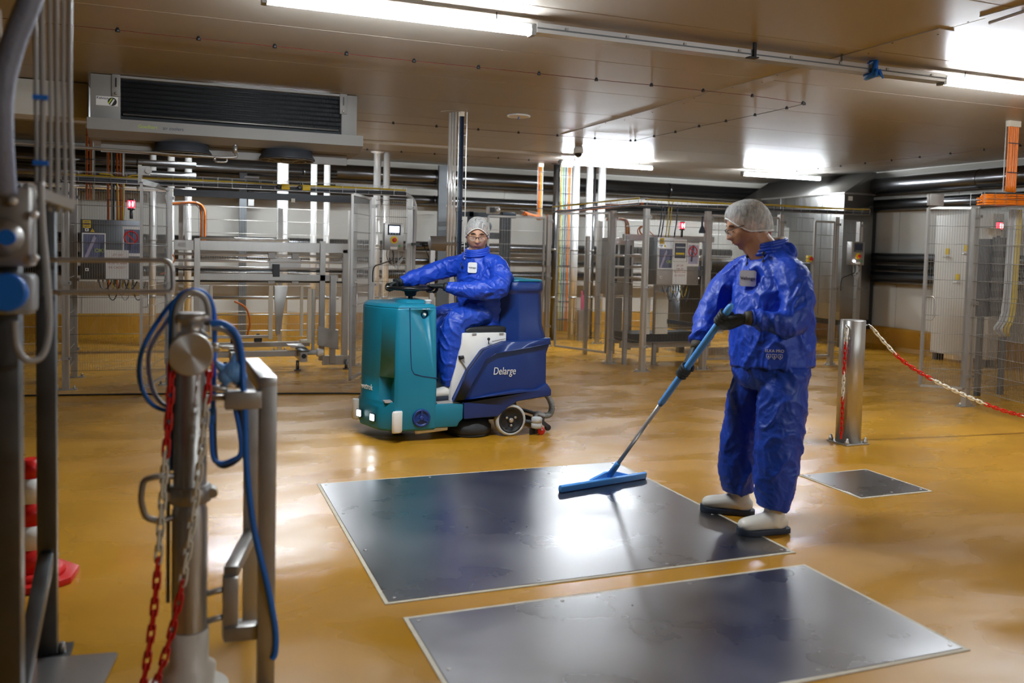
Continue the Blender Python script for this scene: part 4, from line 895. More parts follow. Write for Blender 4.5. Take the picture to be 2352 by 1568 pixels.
for xx in (10.3, 10.76):
    for yy in (11.5, 13.4): MB().cyl((xx, yy, 0), (xx, yy, 0.46), 0.03, 10).build('leg', 'steel_dark', t)
MB().box(10.86, 10.98, 11.5, 13.5, 0.3, 2.3).build('gap_shade', 'black', t)  # black block standing in for the shade in the gap beside the wall
# pale cabinet at right wall
t = thing('pale_cabinet', 'tall pale electrical cabinet with yellow tags behind the narrow right gate', 'cabinet', (10.7, 9.4, 0))
MB().box(10.58, 10.78, 8.9, 9.88, 0.11, 2.16).build('body', 'cream', t, 0.006)
for y_, z_ in ((9.65, 1.58), (9.33, 1.63), (9.45, 1.21)):
    MB().box(10.572, 10.58, y_ - 0.03, y_ + 0.03, z_, z_ + 0.09).build('yellow_tag', 'yellow', t)
    MB().tube([(10.56, y_ - 0.05, z_ - 0.03), (10.555, y_ + 0.05, z_ - 0.04)], 0.012, 8).build('lock_handle', 'chrome', t)
for y_ in (8.95, 9.82):
    MB().box(10.60, 10.76, y_ - 0.03, y_ + 0.03, 0, 0.11).build('foot', 'steel_dark', t)
# dark rack in the far right cage
t = thing('switch_rack', 'dark grey switch cabinet with hanging cables inside the far right cage', 'cabinet', (8.4, 7.3, 0))
MB().box(8.25, 8.68, 7.0, 7.14, 0.88, 1.74).build('body', 'charcoal', t, 0.006)
for k in range(4): MB().box(8.32, 8.6, 6.99, 7.0, 0.95 + k * 0.22, 1.10 + k * 0.22).build('module', 'steel_dark', t)
MB().box(8.22, 8.42, 6.98, 7.02, 1.78, 1.86).build('cream_strip', 'ivory', t)
for xx in (8.29, 8.64): MB().bar((xx, 7.07, 0), (xx, 7.07, 0.90), 0.05).build('leg', 'steel_dark', t)
for k in range(5): MB().tube(catmull([(8.22 + k * 0.04, 6.72, 2.05), (8.21 + k * 0.04, 6.72, 1.5), (8.18 + k * 0.045, 6.72, 0.95), (8.08 + k * 0.05, 6.72, 0.78), (8.20 + k * 0.03, 6.74, 0.70)], 5), 0.014, 6).build('cable', ['light_grey', 'cable_grey', 'light_grey', 'cable_yellow', 'cable_yellow'][k], t)

# ================================================================ bollard and chains
def chain(name, pts, m_of, label, link_len=0.042, scale=1.0, group='red and white plastic chains'):
    P = catmull([V(p) for p in pts], 24); D = [0.0]
    for a, b in zip(P[:-1], P[1:]): D.append(D[-1] + (b - a).length)
    t = thing(name, label, 'chain', pts[0], group)
    def at(s):
        for i in range(len(D) - 1):
            if D[i + 1] >= s: return P[i].lerp(P[i + 1], (s - D[i]) / max(1e-9, D[i + 1] - D[i]))
        return P[-1]
    L = link_len; r = 0.0038 * scale * L / 0.042; hw = L * 0.20
    ring = []
    for k in range(12):
        a = 2 * PI * k / 12; cx = (L * 0.5 - hw * 0.6) * (1 if math.cos(a) > 0.01 else -1 if math.cos(a) < -0.01 else 0)
        ring.append((cx + hw * 1.05 * math.cos(a), hw * math.sin(a), 0))
    me = {}
    for key in ('w', 'r'):
        me[key] = MB().tube(ring, r, 5, True).mesh('link')
    me['w'].materials.append(M['ivory_chain']); me['r'].materials.append(M['red'])
    step = L * 0.80; n = int(D[-1] / step)
    for k in range(n):
        a = at(k * step); b = at(k * step + step); d = (b - a).normalized(); c = (a + b) / 2
        up = V((0, 0, 1)) if abs(d.z) < 0.9 else V((0.36, 0.93, 0))
        s = d.cross(up).normalized(); u = s.cross(d)
        if k % 2: s, u = u, -s
        rot = Matrix((d, s, u)).transposed().to_4x4()
        q = m_of(k, n)
        o = bpy.data.objects.new('link', me[q]); COL.objects.link(o); o.parent = t; o.matrix_local = Matrix.Translation(c - V(pts[0])) @ rot
    return t
mat('ivory_chain', (0.80, 0.77, 0.68), 0.4)
t = thing('bollard', 'stainless steel bollard with a bolted base plate right of the standing worker', 'bollard', (5.07, 5.51, 0))
MB().lathe([(0.098, 0.012), (0.098, 0.995), (0.094, 1.0), (0.088, 1.0)], (5.07, 5.51, 0), 'z', 36).build('tube', 'chrome_brushed' if 'chrome_brushed' in M else 'steel', t)
MB().box(4.955, 5.185, 5.395, 5.625, 0.0, 0.012).build('base_plate', 'steel_dull', t, 0.002)
for sx in (-0.092, 0.092):
    for sy in (-0.092, 0.092): MB().lathe([(0.018, 0.012), (0.018, 0.032), (0.012, 0.036), (0.011, 0.05), (0.006, 0.058)], (5.07 + sx, 5.51 + sy, 0), 'z', 10).build('dome_nut', 'steel', t)
for sx in (-1, 1):
    MB().tube([(5.07 + sx * 0.095, 5.48, 0.955), (5.07 + sx * 0.118, 5.46, 0.965), (5.07 + sx * 0.128, 5.45, 0.95), (5.07 + sx * 0.118, 5.44, 0.935)], 0.006, 6).build('eye_hook', 'steel', t)
chain('barrier_chain', [(5.19, 5.44, 0.95), (5.36, 5.44, 0.80), (5.58, 5.44, 0.64), (6.00, 5.42, 0.44), (6.62, 5.40, 0.22), (7.1, 5.38, 0.12), (7.5, 5.36, 0.07)], lambda k, n: 'r' if (7 <= k % 22 < 16) else 'w', 'red and white chain sagging from the bollard to the right edge', 0.062)
chain('barrier_chain', [(4.948, 5.45, 0.94), (4.945, 5.45, 0.5), (4.945, 5.45, 0.06)], lambda k, n: 'w' if k < 3 or 9 <= k < 14 else 'r', 'red and white chain hanging straight down along the bollard', 0.05)
# ================================================================ floor scrubber (heading -X)
t = thing('floor_scrubber', 'ride-on floor scrubber with teal front column and dark blue tank', 'scrubber', (2.1, 6.8, 0))
SY0, SY1 = 6.43, 7.17
def plan(mb, rows):
    k = len(rows[0][1]); vs = []
    for z, pl in rows:
        for (x, y) in pl: vs.append((x, y, z))
    fs = [list(reversed(range(k)))]
    for i in range(len(rows) - 1):
        for j in range(k): fs.append((i * k + j, i * k + (j + 1) % k, (i + 1) * k + (j + 1) % k, (i + 1) * k + j))
    fs.append(list(range((len(rows) - 1) * k, len(rows) * k)))
    return mb.add(vs, fs)
pb = [(1.87, 6.43), (1.545, 6.43), (1.450, 6.55), (1.362, 6.80), (1.40, 7.05), (1.545, 7.17), (1.87, 7.17)]
pt = [(1.86, 6.44), (1.556, 6.44), (1.460, 6.56), (1.372, 6.80), (1.405, 7.04), (1.556, 7.16), (1.86, 7.16)]
pbot = [(1.87, 6.43), (1.55, 6.43), (1.435, 6.52), (1.345, 6.80), (1.385, 7.08), (1.55, 7.17), (1.87, 7.17)]
front = plan(MB(), [(0.085, pbot), (0.26, pbot), (0.30, pb), (0.50, pb), (1.04, pt)]).build('front_column', 'teal', t, 0.022, 3)
c1 = MB().box(1.30, 1.535, 6.3, 6.565, 0.31, 0.50).build('cut', None)
c2 = MB().cyl((1.766, 6.38, 0.985), (1.766, 6.49, 0.985), 0.036, 24).build('cut', None)
for c in (c1, c2): c.location = V((0, 0, 0))
front_off = V(ROOT[t.name])
for c in (c1, c2): c.location = (0, 0, 0)
bpy.context.view_layer.update()
boolean(front, [c1, c2])
MB().box(1.47, 1.53, 6.47, 6.56, 0.305, 0.315).build('recess_floor', 'tread', front)
MB().lathe([(0.014, -0.06), (0.018, -0.03), (0.008, -0.015), (0.008, 0.0)], (1.766, 6.44, 0.985), 'y', 14).build('socket', 'white', front)
pc = [(1.86, 6.50), (1.62, 6.50), (1.55, 6.6), (1.52, 6.80), (1.55, 7.0), (1.62, 7.10), (1.86, 7.10)]
plan(MB(), [(1.035, pt), (1.062, [(1.845, 6.47), (1.58, 6.47), (1.49, 6.58), (1.41, 6.8), (1.44, 7.02), (1.58, 7.13), (1.845, 7.13)])]).build('column_cap', 'teal', t, 0.008, 2)
plan(MB(), [(1.06, [(1.84, 6.62), (1.66, 6.62), (1.60, 6.70), (1.60, 6.92), (1.66, 7.0), (1.84, 7.0)]), (1.085, [(1.82, 6.65), (1.68, 6.65), (1.63, 6.71), (1.63, 6.91), (1.68, 6.97), (1.82, 6.97)])]).build('dash', 'teal', t, 0.008, 2)
sp = [(1.645, 6.439, 1.035), (1.655, 6.434, 0.70), (1.665, 6.432, 0.565), (1.685, 6.430, 0.53), (1.75, 6.430, 0.51), (1.872, 6.430, 0.49)]
MB().tube(sp, 0.004, 5).build('seam', 'navy_dark', t)
hw = MB().lathe([(0.0, 0), (0.066, 0.0), (0.072, 0.006), (0.066, 0.016), (0.052, 0.012), (0.050, 0.004)], (1.747, 6.428, 0.185), 'y', 28).build('hub_knob', 'navy', t)
for k in range(3):
    a = PI / 2 + k * 2 * PI / 3; MB().bar((1.747, 6.418, 0.185), (1.747 + 0.06 * math.cos(a), 6.418, 0.185 + 0.06 * math.sin(a)), 0.012, 0.014, (0, 1, 0)).build('spoke', 'navy', hw)
MB().lathe([(0.018, 0.0), (0.018, 0.018), (0.01, 0.022)], (1.747, 6.428, 0.185), 'y', 12).build('hub', 'navy', hw)
for (x0, y0, ang) in ((1.555, 6.415, 0.35), (1.362, 7.03, -1.0)):
    b = MB().tube([(0, 0, 0.082), (0, 0, 0.092), (0, 0, 0.238), (0, 0, 0.248)], [0.026, 0.031, 0.031, 0.026], 8)
    b.xform(Matrix.Translation((x0, y0, 0)) @ Matrix.Rotation(ang, 4, 'Z') @ Matrix.Diagonal((1.55, 0.75, 1, 1))); b.build('bumper', 'white', t)
for (x0, y0) in ((1.410, 6.60), (1.346, 6.80)):
    d = V((-0.95, -0.31, 0)); s = V((-0.31, 0.95, 0)).normalized()
    hl = MB().add([V((x0, y0, 0)) + s * a + V((0, 0, z)) + d * q for q in (0.0, 0.012) for z in (0.145, 0.205) for a in (-0.037, 0.037)], [(0, 1, 3, 2), (4, 6, 7, 5), (0, 4, 5, 1), (2, 3, 7, 6), (0, 2, 6, 4), (1, 5, 7, 3)]).build('headlamp', 'black', t)
    MB().add([V((x0, y0, 0)) + s * a + V((0, 0, z)) + d * q for q in (0.0122, 0.016) for z in (0.152, 0.198) for a in (-0.026, 0.026)], [(0, 1, 3, 2), (4, 6, 7, 5), (0, 4, 5, 1), (2, 3, 7, 6), (0, 2, 6, 4), (1, 5, 7, 3)]).build('lens', 'headlight', hl)
text('wetrok', 'maker_lettering', 'white', t, (1.3835, 6.735, 0.395), 0.068, (0.333, -0.943, 0), (0, 0, 1), 0.0015, sx=0.85)
# floor, step, seat box
MB().prism([(1.85, 0.10), (2.045, 0.10), (2.055, 0.13), (2.09, 0.16), (2.09, 0.285), (1.85, 0.285)], 'y', SY0 + 0.005, SY1 - 0.005).build('step', 'teal', t, 0.012, 2)
MB().box(1.88, 2.10, 6.45, 7.15, 0.285, 0.291).build('tread_mat', 'tread', t)
MB().prism([(2.0, 0.29), (2.46, 0.29), (2.46, 0.83), (2.09, 0.83), (2.085, 0.75), (2.01, 0.45)], 'y', 6.50, 7.10).build('seat_box', 'white', t, 0.006, 2)
MB().prism([(2.13, 0.828), (2.47, 0.828), (2.47, 0.875), (2.40, 0.885), (2.16, 0.872), (2.12, 0.85)], 'y', 6.53, 7.07).build('seat', 'black', t, 0.014, 3)
for xx in (2.17, 2.40): MB().box(xx, xx + 0.035, 6.495, 6.50, 0.815, 0.83).build('hinge', 'steel', t)
# blue body
low = [(2.005, 0.30), (2.118, 0.538), (2.244, 0.705), (2.42, 0.765), (2.60, 0.775), (2.82, 0.79), (2.83, 0.735), (2.803, 0.66), (2.806, 0.42), (2.84, 0.365), (2.84, 0.315), (2.545, 0.282), (2.47, 0.24), (2.38, 0.165), (2.095, 0.156), (2.092, 0.28)]
MB().prism(low, 'y', SY0 + 0.03, SY1 - 0.03).build('skirt', 'navy', t, 0.020, 3)
def rib(y0, y1):
    outer = [(2.005, 0.30), (2.118, 0.538), (2.244, 0.705), (2.42, 0.765), (2.60, 0.775), (2.82, 0.79), (2.828, 0.735)]
    inner = [(2.095, 0.30), (2.165, 0.44), (2.275, 0.625), (2.36, 0.672), (2.50, 0.69), (2.66, 0.715), (2.80, 0.735)]
    mb = MB()
    for i in range(len(outer) - 1):
        q = [outer[i], outer[i + 1], inner[i + 1], inner[i]]; mb.prism(q, 'y', y0, y1)
    mb.prism([(2.005, 0.30), (2.095, 0.30), (2.30, 0.345), (2.55, 0.375), (2.70, 0.37), (2.80, 0.42), (2.84, 0.365), (2.84, 0.315), (2.545, 0.282), (2.47, 0.24), (2.38, 0.165), (2.095, 0.156), (2.092, 0.28)], 'y', y0, y1)
    me = mb.mesh('body_rib', V(root_loc(t))); bm = bmesh.new(); bm.from_mesh(me); bmesh.ops.remove_doubles(bm, verts=bm.verts[:], dist=1e-4)
    dup = {}
    for f in bm.faces: dup.setdefault(tuple(sorted(v.index for v in f.verts)), []).append(f)
    bad = [f for fs in dup.values() if len(fs) > 1 for f in fs]
    if bad: bmesh.ops.delete(bm, geom=bad, context='FACES')
    bmesh.ops.recalc_face_normals(bm, faces=bm.faces[:]); bm.to_mesh(me); bm.free(); bev(me, 0.012, 3); link('body_rib', me, 'navy', t)
rib(SY0, SY0 + 0.045); rib(SY1 - 0.045, SY1)
tk = MB(); tv = []
rows = [(0.76, 2.43, 2.82, 6.45), (0.90, 2.43, 2.785, 6.475), (1.15, 2.42, 2.775, 6.485), (1.175, 2.41, 2.785, 6.465), (1.245, 2.42, 2.785, 6.475)]
ks = []
for z, xa, xb, ya in rows:
    yb = 13.6 - ya; ch_ = 0.10
    ks.append((z, [(xa, ya + ch_), (xa + ch_ * 1.2, ya), (xb - 0.05, ya), (xb, ya + 0.06), (xb, yb - 0.06), (xb - 0.05, yb), (xa + ch_ * 1.2, yb), (xa, yb - ch_)]))
plan(tk, ks).build('tank', 'navy', t, 0.016, 3)
plan(MB(), [(1.243, ks[-1][1]), (1.262, [(x + (0.015 if x < 2.6 else -0.015), y) for x, y in ks[-1][1]])]).build('tank_lid', 'teal', t, 0.006, 2)
MB().box(2.40, 2.45, 6.60, 7.0, 0.90, 1.17).build('backrest_panel', 'navy', t, 0.012, 2)
text('Delarge', 'model_lettering', 'white', t, (2.435, SY0 + 0.0265, 0.525), 0.085, (1, 0, -0.01), (0.0, 0, 1), 0.0015, shear=0.18, sx=0.72)
MB().tube([(2.30, 6.47, 0.745), (2.298, 6.465, 0.775)], 0.004, 6).lathe([(0.004, -0.012), (0.012, -0.006), (0.012, 0.006), (0.004, 0.012)], (2.298, 6.465, 0.785), 'z', 10).build('lever', 'black', t)
MB().bar((2.33, 6.47, 0.765), (2.44, 6.47, 0.785), 0.02, 0.006).build('lever_plate', 'steel', t)
MB().bar((2.075, 6.49, 0.62), (2.14, 6.49, 0.53), 0.005, 0.022, (0, 1, 0)).build('seat_strut', 'steel', t)
MB().tube([(2.06, 6.495, 0.635), (2.10, 6.48, 0.645)], [0.018, 0.012], 8).build('seat_latch', 'black', t)
# steering
MB().cyl((1.742, 6.81, 1.07), (1.742, 6.81, 1.12), 0.019, 14).build('steering_shaft', 'black', t)
sw = MB().tube([(1.742 + 0.182 * math.cos(a), 6.81 + 0.182 * math.sin(a), 1.172) for a in [i * PI / 20 for i in range(40)]], 0.0155, 10, True).build('steering_wheel', 'black_gloss', t)
MB().lathe([(0.035, 1.105), (0.045, 1.115), (0.05, 1.14), (0.105, 1.158), (0.09, 1.166), (0.03, 1.168)], (1.742, 6.81, 0), 'z', 24).build('boss', 'black', sw)
for k in range(3):
    a = 0.5 + k * 2 * PI / 3; MB().bar((1.742 + 0.08 * math.cos(a), 6.81 + 0.08 * math.sin(a), 1.16), (1.742 + 0.178 * math.cos(a), 6.81 + 0.178 * math.sin(a), 1.17), 0.04, 0.012).build('spoke', 'black', sw)
MB().lathe([(0.022, 1.058), (0.026, 1.066), (0.022, 1.074), (0.028, 1.08), (0.028, 1.09), (0.016, 1.094)], (1.82, 6.56, 0), 'z', 14).build('filler_cap', 'light_grey', t)
text('max. 70°C', 'filler_lettering', 'white', t, (1.775, 6.4365, 1.028), 0.014, (1, 0, 0), (0, 0.02, 1), 0.0005)
# wheels, brush, squeegee
def wheel(y0, y1, sgn):
    wm = MB().lathe([(0.105, -0.0), (0.122, 0.008), (0.128, 0.02), (0.128, 0.07), (0.12, 0.08), (0.106, 0.082), (0.104, 0.04), (0.02, 0.038)], (2.497, y0, 0.128), 'y', 36); w_ = wm.build('wheel', 'light_grey', t)
    MB().lathe([(0.10, 0.04), (0.104, 0.080), (0.092, 0.078), (0.086, 0.066), (0.03, 0.064), (0.01, 0.066)], (2.497, y0, 0.128), 'y', 32).build('rim', 'black', w_)
    MB().lathe([(0.02, 0.07), (0.02, 0.083), (0.012, 0.087)], (2.497, y0, 0.128), 'y', 12).build('axle_nut', 'steel', w_)
    for k in range(3):
        a = -PI / 2 + k * 2 * PI / 3; MB().lathe([(0.011, 0.07), (0.011, 0.081), (0.006, 0.083)], (2.497 + 0.042 * math.cos(a), y0, 0.128 + 0.042 * math.sin(a)), 'y', 8).build('wheel_nut', 'steel', w_)
wheel(6.52, 0, 1); wheel(7.17, 0, 1)
MB().box(2.2, 2.6, 6.6, 7.0, 0.11, 0.30).build('chassis', 'charcoal', t)
fw = MB().lathe([(0.09, -0.03), (0.10, 0.0), (0.10, 0.03), (0.09, 0.06)], (1.66, 6.82, 0.10), 'y', 24).build('front_wheel', 'rubber', t)
for (xx, yy) in ((2.20, 6.615), (2.17, 6.98)):
    b = MB().lathe([(0.165, 0.02), (0.178, 0.03), (0.178, 0.075), (0.160, 0.095), (0.155, 0.125), (0.08, 0.14)], (xx, yy, 0), 'z', 40).build('brush_head', 'rubber', t)
    MB().lathe([(0.160, 0.0), (0.172, 0.022)], (xx, yy, 0), 'z', 40).build('bristles', 'black', b)
MB().tube(catmull([(1.72, 6.52, 0.06), (1.85, 6.50, 0.075), (1.98, 6.52, 0.08)], 4), 0.022, 8).build('water_pipe', 'ivory', t)
MB().cyl((1.60, 6.55, 0.03), (1.60, 6.55, 0.09), 0.014, 10).build('guard_foot', 'black', t)
MB().tube(catmull([(2.60, 6.50, 0.11), (2.72, 6.45, 0.10), (2.84, 6.60, 0.085), (2.89, 6.80, 0.085), (2.84, 7.05, 0.085), (2.72, 7.17, 0.09)], 5), 0.016, 8).build('squeegee_frame', 'charcoal', t)
sqp = catmull([(2.66, 6.44, 0.03), (2.76, 6.50, 0.03), (2.84, 6.66, 0.03), (2.86, 6.8, 0.03), (2.84, 6.96, 0.03), (2.76, 7.12, 0.03)], 5)
sq = MB()
for a, b in zip(sqp[:-1], sqp[1:]): sq.bar(a, b, 0.008, 0.055)
sq.build('squeegee_blade', 'rubber', t)
g = MB().lathe([(0.040, 0.058), (0.044, 0.062), (0.044, 0.098), (0.038, 0.101), (0.044, 0.104), (0.044, 0.14), (0.036, 0.146)], (2.715, 6.43, 0), 'z', 20).build('guide_roller', 'light_grey', t)
c = MB().lathe([(0.02, -0.008), (0.032, -0.006), (0.032, 0.006), (0.02, 0.008)], (2.752, 6.42, 0.033), 'y', 18).build('caster', 'red', t)
MB().bar((2.752, 6.42, 0.035), (2.745, 6.44, 0.09), 0.02, 0.03).build('caster_fork', 'grey_plastic', c)
c = MB().lathe([(0.02, -0.008), (0.026, -0.006), (0.026, 0.006), (0.02, 0.008)], (2.845, 6.50, 0.04), 'y', 16).build('caster', 'black', t)
MB().bar((2.845, 6.50, 0.05), (2.78, 6.50, 0.10), 0.03, 0.03).build('caster_arm', 'charcoal', c)
MB().tube(catmull([(2.84, 6.62, 0.33), (2.895, 6.60, 0.26), (2.91, 6.57, 0.19), (2.875, 6.54, 0.14), (2.82, 6.53, 0.135), (2.765, 6.53, 0.155), (2.745, 6.53, 0.14), (2.742, 6.53, 0.10)], 5), 0.022, 10).build('suction_hose', 'grey_plastic', t)
rg = MB(); hp = catmull([(2.84, 6.62, 0.33), (2.895, 6.60, 0.26), (2.91, 6.57, 0.19), (2.875, 6.54, 0.14), (2.82, 6.53, 0.135)], 8)
for a, b in zip(hp[::1], hp[1::1]): rg.tube([a, a.lerp(b, 0.45)], 0.0255, 10)
tag(rg.build('hose_ribs', 'grey_plastic', t), kind='stuff')
# ================================================================ people helpers
def loft(pts, rad, ref=(0, 0, 1), n=20, sub=4):
    P = catmull(pts, sub); R = catmull([(a, b, 0) for a, b in rad], sub); vs = []; k = len(P)
    for i, p in enumerate(P):
        tg = (P[min(i + 1, k - 1)] - P[max(i - 1, 0)]).normalized(); u = V(ref); u = u - tg * u.dot(tg)
        if u.length < 1e-4: u = tg.orthogonal()
        u.normalize(); w_ = tg.cross(u)
        for j in range(n):
            a = 2 * PI * j / n; vs.append(p + u * (math.cos(a) * R[i][0]) + w_ * (math.sin(a) * R[i][1]))
    fs = [list(reversed(range(n))), list(range((k - 1) * n, k * n))]
    for i in range(k - 1):
        for j in range(n): fs.append((i * n + j, i * n + (j + 1) % n, (i + 1) * n + (j + 1) % n, (i + 1) * n + j))
    return vs, fs
def ball(c, r, n=14):
    vs = []; fs = []; c = V(c); r = V(r) if hasattr(r, '__len__') else V((r, r, r))
    for i in range(n + 1):
        th = PI * i / n
        for j in range(2 * n):
            a = PI * j / n; vs.append((c.x + r.x * math.sin(th) * math.cos(a), c.y + r.y * math.sin(th) * math.sin(a), c.z + r.z * math.cos(th)))
    for i in range(n):
        for j in range(2 * n): fs.append((i * 2 * n + j, i * 2 * n + (j + 1) % (2 * n), (i + 1) * 2 * n + (j + 1) % (2 * n), (i + 1) * 2 * n + j))
    return vs, fs
def fuse(shapes, voxel, smooth=6):
    mb = MB()
    for vs, fs in shapes: mb.add(vs, fs)
    me = mb.mesh('tmp'); ob = bpy.data.objects.new('tmp_fuse', me); COL.objects.link(ob)
    r = ob.modifiers.new('r', 'REMESH'); r.mode = 'VOXEL'; r.voxel_size = voxel; r.adaptivity = 0.0
    s = ob.modifiers.new('s', 'SMOOTH'); s.iterations = smooth; s.factor = 0.5
    dg = bpy.context.evaluated_depsgraph_get(); out = bpy.data.meshes.new_from_object(ob.evaluated_get(dg))
    bpy.data.objects.remove(ob); bpy.data.meshes.remove(me)
    return out
def wrinkle(me, amp, freq, stretch=(1, 1, 1), seed=0.0, ridge=True):
    me.update(); no = [v.normal.copy() for v in me.vertices]
    for v, n_ in zip(me.vertices, no):
        q = V((v.co.x * stretch[0], v.co.y * stretch[1], v.co.z * stretch[2])) * freq + V((seed, seed * 2.3, -seed))
        q = q + noise.noise_vector(q * 0.6) * 0.7
        a = noise.noise(q); b = noise.noise(q * 1.9 + V((5, 1, 2))); c_ = noise.noise(q * 0.5 + V((9, 4, 7)))
        r1 = max(0.0, 1 - abs(a) * 3.2) ** 1.6; r2 = max(0.0, 1 - abs(b) * 3.4) ** 1.6
        d = r1 * max(0, 0.55 + c_) + 0.55 * r2 * max(0, 0.5 - c_) - 0.22
        v.co += n_ * (amp * d)
    me.update()
def put(me, name, m, parent, smooth=True):
    me.name = name
    off = V(root_loc(parent))
    for v in me.vertices: v.co -= off
    me.polygons.foreach_set('use_smooth', [True] * len(me.polygons)); me.update()
    return link(name, me, m, parent)
def frame_m(origin, fwd, up):
    f = V(fwd).normalized(); r = f.cross(V(up)).normalized(); u = r.cross(f)
    return Matrix(((r.x, f.x, u.x, origin[0]), (r.y, f.y, u.y, origin[1]), (r.z, f.z, u.z, origin[2]), (0, 0, 0, 1)))

# head in local axes: x right of the face, y forward, z up; origin at head centre; chin -0.115, crown +0.12
def head_mesh(full=1.0):
    NU, NV = 72, 56; vs = []; fs = []
    def G(x, c, s): return math.exp(-((x - c) / s) ** 2)
    for i in range(NV + 1):
        th = PI * i / NV; z = math.cos(th); rr = math.sin(th)
        for j in range(NU):
            a = 2 * PI * j / NU; sx, cy = math.sin(a), math.cos(a)   # cy=1 is the face
            Z = z * 0.121
            wid = 0.077; dep_f = 0.094; dep_b = 0.098
            if z < 0: wid *= (1 - 0.20 * full ** -1 * (-z) ** 2); dep_b *= 1 - 0.30 * (-z) ** 1.5
            rw = rr ** 0.82
            X = sx * wid * rw; Y = cy * (dep_f if cy > 0 else dep_b) * rw
            f = max(0, cy) ** 2
            # features in face coordinates
            Y += f * 0.004 * G(Z, 0.030, 0.020)                                     # brow
            Y -= 0.014 * G(abs(X), 0.031, 0.017) * G(Z, 0.006, 0.016) * (cy > 0)      # sockets
            Y += 0.007 * G(abs(X), 0.031, 0.013) * G(Z, 0.004, 0.009) * (cy > 0)      # lids
            nz = max(0.0, min(1.0, (0.022 - Z) / 0.055))
            if cy > 0 and -0.048 < Z < 0.03: Y += (0.006 + 0.022 * nz) * G(X, 0, 0.008 + 0.008 * nz) * (1 if Z > -0.034 else max(0, (Z + 0.048) / 0.014))
            if cy > 0: Y += 0.006 * G(abs(X), 0.013, 0.007) * G(Z, -0.030, 0.008)      # nostril wings
            if cy > 0:
                Y += 0.007 * G(X, 0, 0.024) * (G(Z, -0.055, 0.006) + 1.1 * G(Z, -0.069, 0.007)) - 0.004 * G(X, 0, 0.026) * G(Z, -0.062, 0.0025)
                Y += 0.004 * G(X, 0, 0.03) * G(Z, -0.06, 0.02)
                Y += 0.012 * G(X, 0, 0.026) * G(Z, -0.103, 0.016)                       # chin
                Y -= 0.004 * G(X, 0, 0.03) * G(Z, -0.084, 0.007)
            X += math.copysign(0.005 * G(abs(X), 0.055, 0.02) * G(Z, -0.018, 0.03), X) * full
            if cy > -0.3: X *= 1 + 0.05 * full * G(Z, -0.06, 0.03)
            vs.append(V((X, Y, Z)))
    for i in range(NV):
        for j in range(NU): fs.append((i * NU + j, i * NU + (j + 1) % NU, (i + 1) * NU + (j + 1) % NU, (i + 1) * NU + j))
    return vs, fs
def ear(s):
    vs, fs = ball((0, 0, 0), (0.008, 0.019, 0.031), 10)
    out = []
    for v in vs:
        v = V(v); q = (v.y / 0.019) ** 2 + (v.z / 0.031) ** 2
        v.x += 0.006 * q - 0.004 * math.exp(-q * 4)
        if v.z < 0: v.y *= 0.75
        out.append(V((s * (0.077 + v.x), -0.006 + v.y - 0.1 * v.x, -0.002 + v.z)))
    return out, fs
